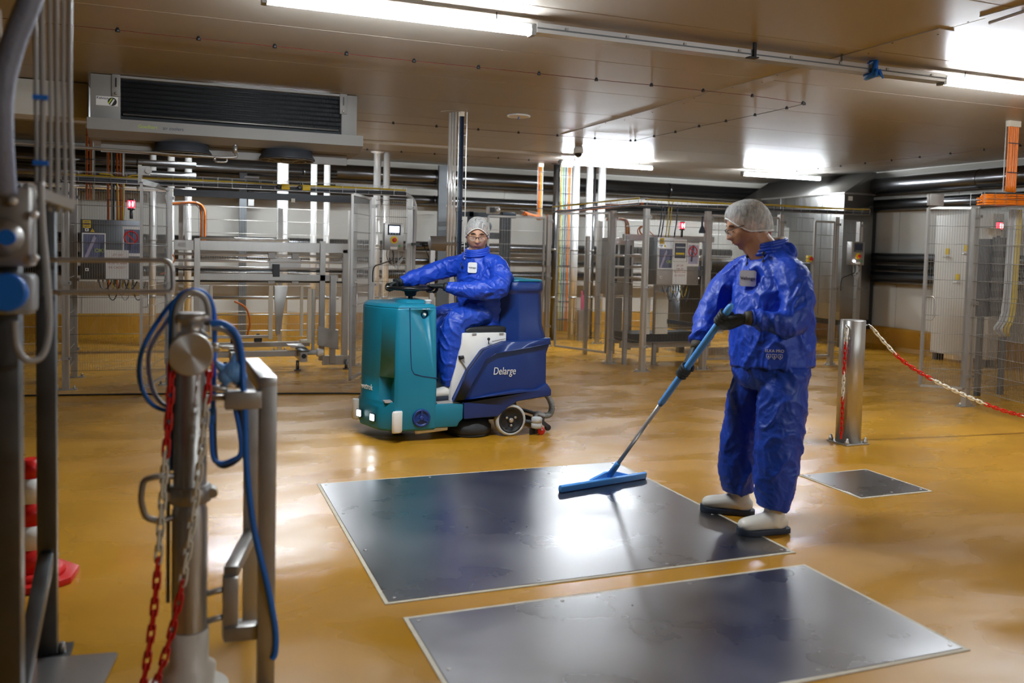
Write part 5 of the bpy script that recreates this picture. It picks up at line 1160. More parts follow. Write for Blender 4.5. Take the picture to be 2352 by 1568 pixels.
def build_head(parent, mx, skinm, net_drop, glasses_col, lens=True):
    R = []
    def P(vs): return [mx @ V(v) for v in vs]
    # brows, eyes lids, lips
    for s in (-1, 1):
        MB().tube([mx @ V((s * 0.013, 0.091, 0.0275)), mx @ V((s * 0.030, 0.0895, 0.0315)), mx @ V((s * 0.050, 0.078, 0.026))], [0.003, 0.0045, 0.002], 6).build('eyebrow', 'brow', parent)
        MB().tube([mx @ V((s * 0.018, 0.0835, 0.0015)), mx @ V((s * 0.030, 0.0865, -0.003)), mx @ V((s * 0.043, 0.080, 0.0005))], [0.001, 0.0022, 0.001], 6).build('eyelashes', 'brow', parent)
    MB().tube([mx @ V((-0.024, 0.086, -0.0615)), mx @ V((-0.010, 0.0945, -0.0612)), mx @ V((0.0, 0.0955, -0.0618)), mx @ V((0.010, 0.0945, -0.0612)), mx @ V((0.024, 0.086, -0.0615))], [0.0012, 0.0022, 0.0024, 0.0022, 0.0012], 6).build('mouth', 'lips', parent)
    # hair cap
    cap = MB(); NU, NV = 36, 14; vs = []; fs = []
    for i in range(NV + 1):
        for j in range(NU):
            a = 2 * PI * j / NU; f = math.cos(a); lim = 0.068 if f > 0.45 else (0.03 if f > 0.1 else (-0.01 if f > -0.2 else -0.045))
            lo = math.acos(max(-1, min(1, lim / 0.121))); th = lo * i / NV; z = math.cos(th); rr = math.sin(th) ** 0.82
            vs.append(mx @ V((math.sin(a) * 0.081 * rr, f * (0.097 if f > 0 else 0.102) * rr, z * 0.1245)))
    for i in range(NV):
        for j in range(NU): fs.append((i * NU + j, (i + 1) * NU + j, (i + 1) * NU + (j + 1) % NU, i * NU + (j + 1) % NU))
    cap.add(vs, fs, True); cap.build('hair', 'hair', parent)
    # hair net
    net = MB(); NU, NV = 64, 26; vs = []; fs = []
    def edge(a):
        f = math.cos(a); s_ = abs(math.sin(a))
        front = max(0, f) ** 1.5; back = max(0, -f) ** 1.2
        return 0.070 * front + (-0.012 - net_drop) * (1 - front - back) + (-0.05 - net_drop) * back - 0.010 * s_ * (1 - front)
    for i in range(NV + 1):
        u = i / NV
        for j in range(NU):
            a = 2 * PI * j / NU; f = math.cos(a); e = edge(a); zt = 0.137
            lo = math.acos(max(-1, min(1, e / zt))); th = lo * u; z = math.cos(th) * zt; rr = math.sin(th) ** 0.72
            puff = 1 + 0.05 * math.sin(u * PI) + 0.020 * noise.noise(V((math.sin(a) * 5, f * 5, u * 3 + net_drop * 40))) + 0.012 * math.sin(a * 17 + 5 * u) * u
            pinch = 1 - 0.045 * max(0, (u - 0.9) / 0.1)
            wx = 0.0905 * rr * puff * pinch; wy = (0.1065 if f > 0 else 0.125 + 0.008 * u) * rr * puff * pinch
            vs.append(mx @ V((math.sin(a) * wx, f * wy, z)))
    for i in range(NV):
        for j in range(NU): fs.append((i * NU + j, (i + 1) * NU + j, (i + 1) * NU + (j + 1) % NU, i * NU + (j + 1) % NU))
    net.add(vs, fs, True); no_ = net.build('hair_net', 'hairnet', parent)
    rim = [vs[NV * NU + j] for j in range(NU)]
    MB().tube([p + (mx @ V((0, 0, 0)) - p) * (-0.012) for p in rim], [0.0045 + 0.0015 * math.sin(j * 2.7) for j in range(NU)], 6, True).build('net_band', 'white', no_)
    # glasses
    g = MB()
    for s in (-1, 1):
        top = [mx @ V((s * 0.010, 0.1085, 0.004)), mx @ V((s * 0.022, 0.107, 0.012)), mx @ V((s * 0.042, 0.102, 0.012)), mx @ V((s * 0.058, 0.095, 0.010))]
        g.tube(top, 0.0024, 6)
        g.tube([mx @ V((s * 0.058, 0.095, 0.010)), mx @ V((s * 0.071, 0.083, 0.014)), mx @ V((s * 0.084, 0.04, 0.015)), mx @ V((s * 0.083, -0.005, 0.012))], 0.0024, 6)
        g.tube([mx @ V((s * 0.010, 0.1085, 0.004)), mx @ V((s * 0.012, 0.107, -0.008))], 0.0018, 6)
    g.tube([mx @ V((-0.010, 0.1085, 0.004)), mx @ V((0, 0.1105, 0.0065)), mx @ V((0.010, 0.1085, 0.004))], 0.0022, 6)
    go = g.build('glasses', glasses_col, parent)
    for s in (-1, 1):
        lp = [mx @ V((s * 0.034 + 0.0225 * math.cos(a), 0.1035 - 0.10 * abs(s * 0.034 + 0.0225 * math.cos(a) - s * 0.02), -0.004 + 0.0165 * math.sin(a))) for a in [i * PI / 10 for i in range(20)]]
        MB().tube([lp[k] for k in range(10, 21 - 1)] + [lp[0]], 0.0011, 5).build('lower_rim', 'light_grey', go)
        MB().add(lp, [list(range(20))]).build('lens', 'lens_glass', go)
def hand_grip(C, A, W, r, over, name='glove', m='glove', parent=None, cover=1.0, finger_arc=3.9, thumb=True):
    """closed hand on a bar: C grip centre, A bar direction towards the thumb, W wrist, over = side on which the back of the hand lies"""
    C = V(C); A = V(A).normalized(); W = V(W); O = V(over); O = (O - A * O.dot(A)).normalized()
    D = O.cross(A)
    if D.dot(C - W) < 0: D = -D
    rr = r + 0.011; sh = []
    kn = C + O * rr - D * 0.012
    sh.append(loft([W, W.lerp(kn, 0.35) + O * 0.004, kn - D * 0.02, kn + D * 0.006], [(0.029, 0.024), (0.036, 0.020), (0.043, 0.017), (0.040, 0.014)], A, 14, 4))
    lens = (0.86, 1.0, 0.96, 0.82)
    for i in range(4):
        off = A * ((1.5 - i) * 0.0215); arc = finger_arc * lens[i] + 0.08 * i; pts = []; rad = []
        for k in range(9):
            th = -0.25 + arc * k / 8; q = rr * (1.0 + 0.05 * math.sin(k * 1.3)); pts.append(C + off * (1 - 0.04 * k / 8) + O * (q * math.cos(th)) + D * (q * math.sin(th)))
            rad.append((0.0105 - 0.0022 * k / 8, 0.0105 - 0.0022 * k / 8))
        sh.append(loft(pts, rad, A, 10, 2)); sh.append(ball(pts[-1], 0.0085, 6)); sh.append(ball(pts[0], 0.0118, 6))
    if thumb:
        b0 = W.lerp(kn, 0.42) + A * 0.030; pts = [b0]; rad = [(0.015, 0.014)]
        for k in range(6):
            th = -0.9 - 1.9 * k / 5; q = rr + 0.004; pts.append(C + A * (0.042 + 0.006 * math.sin(k)) + O * (q * math.cos(th)) + D * (q * math.sin(th))); rad.append((0.0125 - 0.0005 * k, 0.0125 - 0.0005 * k))
        sh.append(loft(pts, rad, A, 10, 3)); sh.append(ball(pts[-1], 0.0100, 6))
    me = fuse(sh, 0.0042, 3)
    return put(me, name, m, parent)
def boot(ank, toe_dir, z0, parent, height=0.17, roll=0.0):
    d = V((toe_dir[0], toe_dir[1], 0)).normalized(); s = V((d.y, -d.x, 0)); A = V((ank[0], ank[1], 0)); k = z0
    def pt(f, l, z): return A + d * f + s * l + V((0, 0, z + k))
    up = loft([pt(-0.005, 0, height), pt(-0.008, 0, 0.11), pt(0.0, 0, 0.07), pt(0.01, 0, 0.045)], [(0.058, 0.052), (0.056, 0.050), (0.062, 0.052), (0.07, 0.05)], d, 20, 4)
    ft = loft([pt(-0.085, 0, 0.055), pt(-0.05, 0, 0.06), pt(0.02, 0, 0.064), pt(0.09, 0, 0.060), pt(0.15, 0, 0.053), pt(0.185, 0, 0.048), pt(0.202, 0, 0.045)], [(0.02, 0.026), (0.044, 0.040), (0.052, 0.044), (0.042, 0.050), (0.038, 0.050), (0.030, 0.040), (0.010, 0.018)], V((0, 0, 1)), 20, 4)
    b = put(fuse([up, ft], 0.008, 5), 'boot', 'boot', parent)
    op = []
    for (f, wd) in ((-0.098, 0.012), (-0.09, 0.034), (-0.06, 0.043), (0.0, 0.042), (0.06, 0.047), (0.12, 0.053), (0.17, 0.046), (0.20, 0.028), (0.211, 0.010)): op.append((f, wd))
    poly = [pt(f, w_, 0) for f, w_ in op] + [pt(f, -w_, 0) for f, w_ in reversed(op)]
    n = len(poly); vs = [p for p in poly] + [p + V((0, 0, 0.030 + (0.010 if i in (7, 8, 9, 10) else 0))) for i, p in enumerate(poly)]
    so = MB().add(vs, [list(reversed(range(n))), list(range(n, 2 * n))] + [(i, (i + 1) % n, (i + 1) % n + n, i + n) for i in range(n)]).build('sole', 'sole', b, 0.004, 2)
    return b
mat('lens_glass', (0.9, 0.92, 0.93), 0.03, trans=0.0, alpha=0.10)
def flatten(ob, c, n, rad):
    off = V(root_loc(ob)); c = V(c) - off; n = V(n).normalized()
    for v in ob.data.vertices:
        d = v.co - c; h = d.dot(n); r = (d - n * h).length
        if abs(h) < 0.06 and r < rad * 1.35:
            k = min(1.0, max(0.0, (rad * 1.35 - r) / (rad * 0.35)))
            if h > -0.004: v.co -= n * ((h + 0.004) * k)
    ob.data.update()
def patch(parent, name, c, right, up, w_, h, m, txt=None, tm='ink', ts=0.03):
    c = V(c); r = V(right).normalized(); u = V(up); u = (u - r * u.dot(r)).normalized(); n = r.cross(u); vs = []; N_ = 4
    k = []
    for (a, b) in ((-1, -.8), (-.8, -1), (.8, -1), (1, -.8), (1, .8), (.8, 1), (-.8, 1), (-1, .8)): k.append(c + r * (a * w_ / 2) + u * (b * h / 2))
    vs = [p for p in k] + [p - n * 0.004 for p in k]
    o = MB().add(vs, [list(range(8)), list(reversed(range(8, 16)))] + [(i, (i + 1) % 8, (i + 1) % 8 + 8, i + 8) for i in range(8)]).build(name, m, parent)
    if txt: text(txt, 'lettering', tm, o, c + n * 0.0015, ts, r, u, 0.0006)
    return o
# ================================================================ standing worker
OX, OY = 2.97, 3.98
def ml(u, w_, z): return V((OX + u * 0.9333 + w_ * 0.3591, OY - u * 0.3591 + w_ * 0.9333, z))
def md(u, w_, z=0.0): return V((u * 0.9333 + w_ * 0.3591, -u * 0.3591 + w_ * 0.9333, z))
SH = md(0.40, -0.91)
pch = 0.33
hm = frame_m(ml(-0.040, 0.075, 1.660), md(-math.cos(pch), -0.03, -math.sin(pch)), (0, 0, 1)) @ Matrix.Scale(1.09, 4)
hv, hf = head_mesh(1.5); hv = [hm @ v for v in hv]
parts = [(hv, hf)]
for s in (-1, 1):
    ev, ef = ear(s); parts.append(([hm @ v for v in ev], ef))
parts.append(loft([ml(-0.015, 0.075, 1.62), ml(0.02, 0.07, 1.565), ml(0.07, 0.062, 1.50), ml(0.10, 0.06, 1.42)], [(0.076, 0.084), (0.080, 0.088), (0.084, 0.09), (0.10, 0.09)], SH, 20, 3))
parts.append(loft([ml(0.10, 0.06, 1.46), ml(0.09, 0.05, 1.30), ml(0.095, 0.03, 1.05), ml(0.11, 0.02, 0.86)], [(0.10, 0.07), (0.15, 0.095), (0.15, 0.10), (0.14, 0.11)], SH, 20, 3))
LA = [(0.150, -0.140, 1.395), (0.168, -0.205, 1.28), (0.138, -0.252, 1.165), (0.045, -0.272, 1.150), (-0.095, -0.268, 1.172)]
RA = [(-0.005, 0.245, 1.405), (-0.115, 0.285, 1.28), (-0.195, 0.26, 1.15), (-0.240, 0.190, 1.06), (-0.276, 0.142, 0.985)]
LL = [(0.140, -0.095, 0.84), (0.125, -0.140, 0.68), (0.108, -0.160, 0.50), (0.098, -0.166, 0.30), (0.096, -0.167, 0.10)]
RL = [(0.085, 0.125, 0.84), (0.035, 0.150, 0.66), (0.012, 0.165, 0.50), (-0.022, 0.168, 0.30), (-0.008, 0.167, 0.09)]
for A_ in (LA, RA): parts.append(loft([ml(*p) for p in A_], [(0.05, 0.05), (0.048, 0.048), (0.042, 0.042), (0.036, 0.036), (0.026, 0.024)], (0, 0, 1), 12, 3))
for A_ in (LL, RL): parts.append(loft([ml(*p) for p in A_], [(0.085, 0.085), (0.08, 0.08), (0.06, 0.06), (0.05, 0.05), (0.035, 0.035)], SH, 12, 3))
bme = fuse(parts, 0.0052, 1)
root = bpy.data.objects.new('person', bme); COL.objects.link(root); base = V((OX, OY, 0)); root.location = base; ROOT[root.name] = tuple(base)
for v in bme.vertices: v.co -= base
bme.polygons.foreach_set('use_smooth', [True] * len(bme.polygons)); bme.materials.append(M['skin_tan'])
tag(root, 'person in blue waterproofs and white boots standing and pushing a blue squeegee', 'person')
build_head(root, hm, 'skin_tan', 0.006, 'black')
# jacket
J = [loft([ml(0.117, 0.02, 0.885), ml(0.114, 0.025, 0.96), ml(0.106, 0.035, 1.10), ml(0.100, 0.045, 1.24), ml(0.100, 0.055, 1.34), ml(0.098, 0.06, 1.43), ml(0.098, 0.06, 1.495), ml(0.080, 0.063, 1.535)],
          [(0.235, 0.222), (0.236, 0.218), (0.236, 0.210), (0.236, 0.192), (0.230, 0.172), (0.192, 0.145), (0.130, 0.110), (0.098, 0.092)], SH, 28, 4)]
J.append(loft([ml(0.120, -0.03, 1.435)] + [ml(*p) for p in LA], [(0.085, 0.08), (0.088, 0.085), (0.088, 0.083), (0.085, 0.080), (0.066, 0.064), (0.042, 0.042)], (0, 0, 1), 18, 4))
J.append(loft([ml(0.06, 0.14, 1.435)] + [ml(*p) for p in RA], [(0.085, 0.08), (0.086, 0.084), (0.082, 0.080), (0.076, 0.074), (0.064, 0.062), (0.042, 0.042)], (0, 0, 1), 18, 4))
J.append(loft([ml(0.145, 0.055, 1.50), ml(0.165, 0.05, 1.53), ml(0.150, 0.05, 1.56)], [(0.10, 0.035), (0.105, 0.04), (0.085, 0.02)], SH, 16, 3))
jm = fuse(J, 0.0075, 7); wrinkle(jm, 0.022, 4.6, (1.3, 1.3, 0.7), 1.7); wrinkle(jm, 0.008, 11, (1, 1, 0.8), 4.1)
jk = put(jm, 'jacket', 'workwear', root)
# hollow hem: dark inner trousers start inside the jacket; trousers
T = [loft([ml(0.112, 0.02, 1.0), ml(0.112, 0.02, 0.90), ml(0.112, 0.02, 0.82), ml(0.108, 0.02, 0.76)], [(0.205, 0.195), (0.218, 0.205), (0.216, 0.20), (0.18, 0.16)], SH, 24, 3)]
T.append(loft([ml(0.150, -0.085, 0.88), ml(0.140, -0.115, 0.76), ml(0.122, -0.150, 0.58), ml(0.110, -0.160, 0.42), ml(0.100, -0.166, 0.26), ml(0.095, -0.167, 0.17), ml(0.093, -0.167, 0.145)], [(0.125, 0.128), (0.128, 0.134), (0.122, 0.132), (0.118, 0.128), (0.108, 0.112), (0.094, 0.096), (0.086, 0.088)], SH, 22, 4))
T.append(loft([ml(0.075, 0.125, 0.88), ml(0.045, 0.140, 0.74), ml(0.012, 0.160, 0.58), ml(0.002, 0.168, 0.44), ml(-0.022, 0.170, 0.28), ml(-0.012, 0.168, 0.17), ml(-0.010, 0.168, 0.135)], [(0.120, 0.128), (0.118, 0.125), (0.110, 0.120), (0.108, 0.118), (0.104, 0.112), (0.092, 0.096), (0.084, 0.088)], SH, 22, 4))
tm_ = fuse(T, 0.0075, 6); wrinkle(tm_, 0.020, 4.4, (1.3, 1.3, 0.75), 3.3); wrinkle(tm_, 0.007, 11, (1, 1, 1.2), 7.7)
put(tm_, 'trousers', 'workwear_trousers', root)
boot(ml(0.096, -0.167, 0), (-1.0, 0.12), 0.006, root, 0.19)
boot(ml(-0.008, 0.167, 0), (-0.80, 0.55), 0.006, root, 0.18)
# squeegee axis
SB = ml(-0.690, 0.740, 0.055); ST = ml(-0.193, -0.262, 1.238)
def ax(z): k = (z - SB.z) / (ST.z - SB.z); return SB.lerp(ST, k)
ad = (ST - SB).normalized()
gl = hand_grip(ax(1.165), ad, ml(-0.105, -0.270, 1.172), 0.017, md(0.10, -0.9, 0.35), 'glove', 'glove', root)
gr = hand_grip(ax(0.838), ad, ml(-0.279, 0.138, 0.975), 0.017, md(-0.55, 0.55, 0.45), 'glove', 'glove', root)
for (p, q) in ((ml(-0.085, -0.268, 1.172), ml(-0.125, -0.266, 1.172)), (ml(-0.274, 0.145, 0.992), ml(-0.287, 0.126, 0.955))): MB().tube([p, p.lerp(q, 0.5), q], [0.040, 0.038, 0.034], 14).build('glove_cuff', 'cuff', root)
MB().tube([ml(-0.080, -0.268, 1.172), ml(-0.09, -0.268, 1.172)], 0.044, 14).build('sleeve_elastic', 'workwear', root)
# collar, badge, prints, toggles
cb = MB()
for k, (rr_, zz_) in enumerate(((1.03, -0.012), (1.0, 0.006), (0.97, 0.024), (0.96, 0.036))): cb.tube([ml(0.085 + 0.092 * rr_ * math.cos(a), 0.06 + 0.097 * rr_ * math.sin(a), 1.535 + zz_ + 0.022 * math.cos(a)) for a in [i * PI / 14 for i in range(28)]], 0.0125, 8, True)
cb.build('collar', 'workwear', root)
MB().tube([ml(0.085 + 0.080 * math.cos(a), 0.06 + 0.088 * math.sin(a), 1.575 + 0.022 * math.cos(a)) for a in [-1.2 + i * 2.4 / 10 for i in range(11)]], 0.014, 8).build('shirt_collar', 'white', root)
fw = md(-0.91, -0.40)
def on_jacket(o, d_):
    hit, loc, nrm, _ = jk.ray_cast(V(o) - base, V(d_).normalized()); return (loc + base if hit else V(o)), nrm
p, n_ = on_jacket(ml(-0.6, -0.50, 1.375), md(0.80, 0.60)); r_ = SH.copy()
p2, n2 = on_jacket(ml(-0.046, -1.0, 1.372), md(0, 1)); n2 = md(-0.30, -0.95, 0.06).normalized(); p2 = p2 + n2 * 0.004; flatten(jk, p2, n2, 0.066)
rt = V((0, 0, 1)).cross(n2).normalized(); up_ = n2.cross(rt)
patch(root, 'badge', p2 + n2 * 0.006, rt, up_, 0.088, 0.088, 'white', 'Vebego', 'ink', 0.026)
p3, n3 = on_jacket(ml(0.058, -1.0, 0.965), md(0, 1)); n3 = md(-0.15, -0.98, 0.0).normalized(); p3 = p3 + n3 * 0.002; flatten(jk, p3, n3, 0.055); rt = V((0, 0, 1)).cross(n3).normalized(); up_ = n3.cross(rt)
text('ELKA PRO', 'print_lettering', 'white', root, p3 + n3 * 0.004 + up_ * 0.03, 0.022, rt, up_, 0.0008)
for k in (-1, 0, 1):
    c = p3 + n3 * 0.005 + rt * (k * 0.030); MB().tube([c + rt * a + up_ * b for a, b in ((-0.011, 0.012), (0.011, 0.012), (0.011, -0.002), (0.0, -0.014), (-0.011, -0.002))], 0.0016, 5, True).tube([c + up_ * 0.005, c - up_ * 0.006], 0.003, 6).build('shield_print', 'white', root)
for (u, w_, z) in ((-0.005, -0.085, 1.46), (-0.085, 0.00, 1.44)):
    q, qn = on_jacket(ml(u - 0.5, w_ - 0.5, z + 0.02), md(0.7, 0.7)); q = q + qn * 0.008
    MB().tube([q + V((0, 0, 0.03)), q, q - V((0, 0, 0.015)), q - V((0, 0, 0.035))], [0.004, 0.003, 0.008, 0.007], 6).lathe([(0.006, -0.01), (0.012, 0), (0.006, 0.01)], tuple(q + V((0, 0, 0.03))), 'z', 8).build('drawcord_toggle', 'black', root)
# squeegee
t = thing('floor_squeegee', 'blue floor squeegee with long blue and aluminium handle held by the standing worker', 'squeegee', tuple(V((SB.x, SB.y, 0))))
MB().tube([ST + ad * 0.004, ST - ad * 0.01, ST - ad * 0.03, ax(0.63), ax(0.61)], [0.008, 0.017, 0.0195, 0.0195, 0.015], 16).build('grip_tube', 'squeegee_blue', t)
MB().cyl(ax(0.63), ax(0.15), 0.0125, 14).build('pole', 'pole_alu', t)
MB().tube([ax(0.17), ax(0.16), ax(0.06)], [0.014, 0.018, 0.021], 12).build('socket', 'squeegee_blue', t)
qa, qb = V((2.20, 4.815, 0)), V((2.885, 4.965, 0)); qd = (qb - qa).normalized(); qn = V((-qd.y, qd.x, 0))
hd = MB(); prof = [(-0.014, 0.010), (0.014, 0.010), (0.020, 0.030), (0.010, 0.050), (-0.010, 0.056), (-0.020, 0.046)]
for e in (qa, qb):
    for (a, z) in prof: hd.v.append(tuple(e + qn * a + V((0, 0, z))))
hd.f = [list(range(6)), list(range(6, 12))] + [[i, (i + 1) % 6, (i + 1) % 6 + 6, i + 6] for i in range(6)]; hd.sm = [False] * 8
hd.build('head', 'squeegee_blue', t, 0.004, 2)
mc = (qa + qb) / 2; c0 = V((SB.x, SB.y, 0))
web = [c0 - qd * 0.16 + V((0, 0, 0.050)), c0 + qd * 0.16 + V((0, 0, 0.050)), c0 + qd * 0.03 + V((0, 0, 0.088)), c0 - qd * 0.03 + V((0, 0, 0.088))]
MB().add([p - qn * 0.012 for p in web] + [p + qn * 0.012 for p in web], [(0, 1, 2, 3), (7, 6, 5, 4), (0, 4, 5, 1), (1, 5, 6, 2), (2, 6, 7, 3), (3, 7, 4, 0)]).build('web', 'squeegee_blue', t, 0.004, 2)
for s in (-0.006, 0.006): MB().bar(qa + qn * s + V((0, 0, 0.014)), qb + qn * s + V((0, 0, 0.014)), 0.004, 0.018).build('rubber_lip', 'navy', t)

# ================================================================ driver
c = V((2.275, 6.735, 1.612))
hm = frame_m(c, (-0.30, -0.90, -0.24), (0.03, 0, 1)) @ Matrix.Scale(1.08, 4)
hv, hf = head_mesh(1.25); parts = [([hm @ v for v in hv], hf)]
for s in (-1, 1):
    ev, ef = ear(s); parts.append(([hm @ v for v in ev], ef))
DS = V((0.55, -0.84, 0))
parts.append(loft([V((2.285, 6.755, 1.56)), V((2.285, 6.76, 1.50)), V((2.285, 6.765, 1.45)), V((2.30, 6.77, 1.38))], [(0.066, 0.064), (0.068, 0.066), (0.074, 0.07), (0.11, 0.09)], DS, 20, 3))
parts.append(loft([V((2.29, 6.765, 1.41)), V((2.32, 6.775, 1.28)), V((2.36, 6.79, 1.08)), V((2.36, 6.80, 0.95))], [(0.10, 0.07), (0.15, 0.09), (0.15, 0.10), (0.14, 0.12)], DS, 20, 3))
LA = [V((2.410, 6.605, 1.360)), V((2.42, 6.53, 1.265)), V((2.345, 6.48, 1.185)), V((2.16, 6.525, 1.170)), V((1.985, 6.605, 1.188))]
RA = [V((2.175, 6.945, 1.355)), V((2.05, 7.00, 1.315)), V((1.93, 7.02, 1.270)), V((1.80, 7.0, 1.24)), V((1.695, 6.965, 1.212))]
LL = [V((2.36, 6.69, 0.97)), V((2.20, 6.645, 0.945)), V((2.055, 6.615, 0.885)), V((2.03, 6.605, 0.66)), V((2.045, 6.605, 0.38))]
RL = [V((2.36, 6.91, 0.97)), V((2.18, 6.95, 0.95)), V((2.02, 6.97, 0.89)), V((1.985, 6.97, 0.66)), V((1.995, 6.97, 0.38))]
for A_ in (LA, RA): parts.append(loft(A_, [(0.05, 0.05), (0.048, 0.048), (0.042, 0.042), (0.036, 0.036), (0.026, 0.024)], (0, 0, 1), 12, 3))
for A_ in (LL, RL): parts.append(loft(A_, [(0.075, 0.07), (0.075, 0.07), (0.06, 0.06), (0.05, 0.05), (0.035, 0.035)], (0, 1, 0), 12, 3))
bme = fuse(parts, 0.0052, 1)
root = bpy.data.objects.new('person', bme); COL.objects.link(root); base = V((2.36, 6.8, 0.86)); root.location = base; ROOT[root.name] = tuple(base)
for v in bme.vertices: v.co -= base
bme.polygons.foreach_set('use_smooth', [True] * len(bme.polygons)); bme.materials.append(M['skin'])
tag(root, 'person in blue workwear and glasses sitting on the scrubber with both hands on its wheel', 'person')
build_head(root, hm, 'skin', 0.0, 'brow')
J = [loft([V((2.365, 6.80, 0.875)), V((2.365, 6.80, 0.95)), V((2.362, 6.795, 1.06)), V((2.345, 6.785, 1.17)), V((2.322, 6.775, 1.27)), V((2.30, 6.768, 1.35)), V((2.288, 6.762, 1.41)), V((2.283, 6.758, 1.455))],
          [(0.205, 0.185), (0.215, 0.195), (0.222, 0.198), (0.222, 0.185), (0.220, 0.165), (0.195, 0.135), (0.135, 0.110), (0.095, 0.092)], DS, 28, 4)]
J.append(loft([V((2.35, 6.68, 1.385))] + LA, [(0.085, 0.085), (0.086, 0.086), (0.088, 0.085), (0.086, 0.084), (0.070, 0.068), (0.042, 0.042)], (0, 0, 1), 18, 4))
J.append(loft([V((2.25, 6.86, 1.375))] + RA, [(0.092, 0.090), (0.088, 0.086), (0.080, 0.078), (0.074, 0.072), (0.064, 0.062), (0.042, 0.042)], (0, 0, 1), 18, 4))
jm = fuse(J, 0.0075, 7); wrinkle(jm, 0.021, 5.2, (1, 1, 1), 8.2); wrinkle(jm, 0.008, 12, (1, 1, 1), 2.6)
jk = put(jm, 'jacket', 'workwear', root)
T = [loft([V((2.44, 6.80, 0.975)), V((2.36, 6.80, 0.975)), V((2.26, 6.80, 0.96))], [(0.20, 0.10), (0.225, 0.105), (0.19, 0.085)], (0, 1, 0), 22, 3)]
for A_ in (LL, RL):
    A2 = [A_[0], A_[1], A_[2] + V((0.0, 0, 0.0)), A_[3], V((A_[4].x, A_[4].y, 0.46)), V((A_[4].x, A_[4].y, 0.395))]
    T.append(loft(A2, [(0.112, 0.098), (0.110, 0.098), (0.104, 0.100), (0.092, 0.098), (0.090, 0.092), (0.078, 0.080)], (0, 1, 0), 20, 4))
tm_ = fuse(T, 0.0075, 6); wrinkle(tm_, 0.020, 5.0, (1, 1, 0.9), 5.5); wrinkle(tm_, 0.007, 11, (1, 1, 1), 9.1)
put(tm_, 'trousers', 'workwear_trousers', root)
boot((2.045, 6.605), (-1, -0.15), 0.292, root, 0.16)
boot((1.995, 6.97), (-1, 0.05), 0.292, root, 0.16)
hand_grip((1.880, 6.692, 1.172), (0.65, 0.76, 0), (1.972, 6.612, 1.192), 0.0155, (0.1, -0.1, 1), 'glove', 'glove', root)
hand_grip((1.606, 6.930, 1.172), (-0.66, -0.75, 0), (1.686, 6.962, 1.213), 0.0155, (0, 0, 1), 'glove', 'glove', root)
MB().tube([V((1.995, 6.600, 1.188)), V((1.965, 6.618, 1.192))], [0.040, 0.033], 14).build('glove_cuff', 'glove', root)
MB().tube([V((1.705, 6.968, 1.215)), V((1.675, 6.958, 1.210))], [0.040, 0.033], 14).build('glove_cuff', 'glove', root)
cb = MB()
for k, (rr_, zz_) in enumerate(((1.03, -0.012), (1.0, 0.004), (0.97, 0.020), (0.955, 0.032))): cb.tube([V((2.283, 6.758, 1.452 + zz_)) + DS * (0.098 * rr_ * math.cos(a)) + V((-0.84, -0.55, 0)) * (0.090 * rr_ * math.sin(a)) + V((0, 0, 0.014 - 0.020 * math.sin(a))) for a in [i * PI / 14 for i in range(28)]], 0.0120, 8, True)
cb.build('collar', 'workwear', root)
MB().tube([V((2.283, 6.758, 1.478)) + DS * (0.085 * math.cos(a)) + V((-0.84, -0.55, 0)) * (0.080 * math.sin(a)) + V((0, 0, 0.018 - 0.022 * math.sin(a))) for a in [2.1 + i * 1.2 / 6 for i in range(7)]], 0.013, 8).build('shirt_collar', 'white', root)
def on_jacket2(o, d_):
    hit, loc, nrm, _ = jk.ray_cast(V(o) - base, V(d_).normalized()); return (loc + base if hit else V(o)), nrm
tgt = V((2.20, 6.62, 1.345)); vd = V((0.359, 0.932, 0)); p2, n2 = on_jacket2(tgt - vd * 1.0, vd); n2 = V((-0.60, -0.78, 0.10)).normalized(); p2 = p2 + n2 * 0.002; flatten(jk, p2, n2, 0.06); rt = V((0, 0, 1)).cross(n2).normalized(); up_ = n2.cross(rt)
patch(root, 'badge', p2 + n2 * 0.007, rt, up_, 0.078, 0.085, 'white', 'Vebego', 'ink', 0.022)
p3, n3 = on_jacket2(V((2.14, 6.65, 1.415)) - vd, vd)
MB().lathe([(0.004, -0.003), (0.008, 0), (0.004, 0.003)], tuple(p3 + n3 * 0.004), 'y', 10).build('press_stud', 'light_grey', root)
q = p3 + V((-0.03, 0, -0.03)); MB().tube([q, q + V((0.006, -0.01, -0.05))], [0.004, 0.007], 6).build('drawcord_toggle', 'black', root)
# ================================================================ foreground at the left
PX, PYY = 0.035, 3.0
t = thing('media_post', 'stainless connection post with round end disc, white foot and blue tubes in the left foreground', 'post', (PX, PYY, 0))
MB().lathe([(0.125, 0.0), (0.125, 0.02), (0.085, 0.03), (0.085, 0.09), (0.062, 0.11), (0.062, 0.22)], (PX, PYY, 0), 'z', 32).build('white_foot', 'ivory_foot' if 'ivory_foot' in M else 'boot', t)
MB().lathe([(0.054, 0.21), (0.056, 0.22), (0.056, 0.62), (0.052, 0.63), (0.052, 1.10), (0.04, 1.12)], (PX, PYY, 0), 'z', 32).build('tube', 'steel', t)
cl = MB().lathe([(0.058, 0.645), (0.066, 0.65), (0.066, 0.70), (0.058, 0.705)], (PX, PYY, 0), 'z', 28).build('pipe_clamp', 'steel_dull', t)
for s in (-1, 1): MB().cyl((PX + s * 0.07, PYY - 0.03, 0.675), (PX + s * 0.07, PYY + 0.03, 0.675), 0.016, 8).build('clamp_bolt', 'steel', cl)
di = MB().lathe([(0.0, 0), (0.066, 0.0), (0.068, 0.004), (0.068, 0.032), (0.064, 0.036)], (PX, PYY - 0.075, 1.145), 'y', 40)
di.build('end_disc', 'steel_spun', t) if 'steel_spun' in M else di.build('end_disc', 'steel', t)
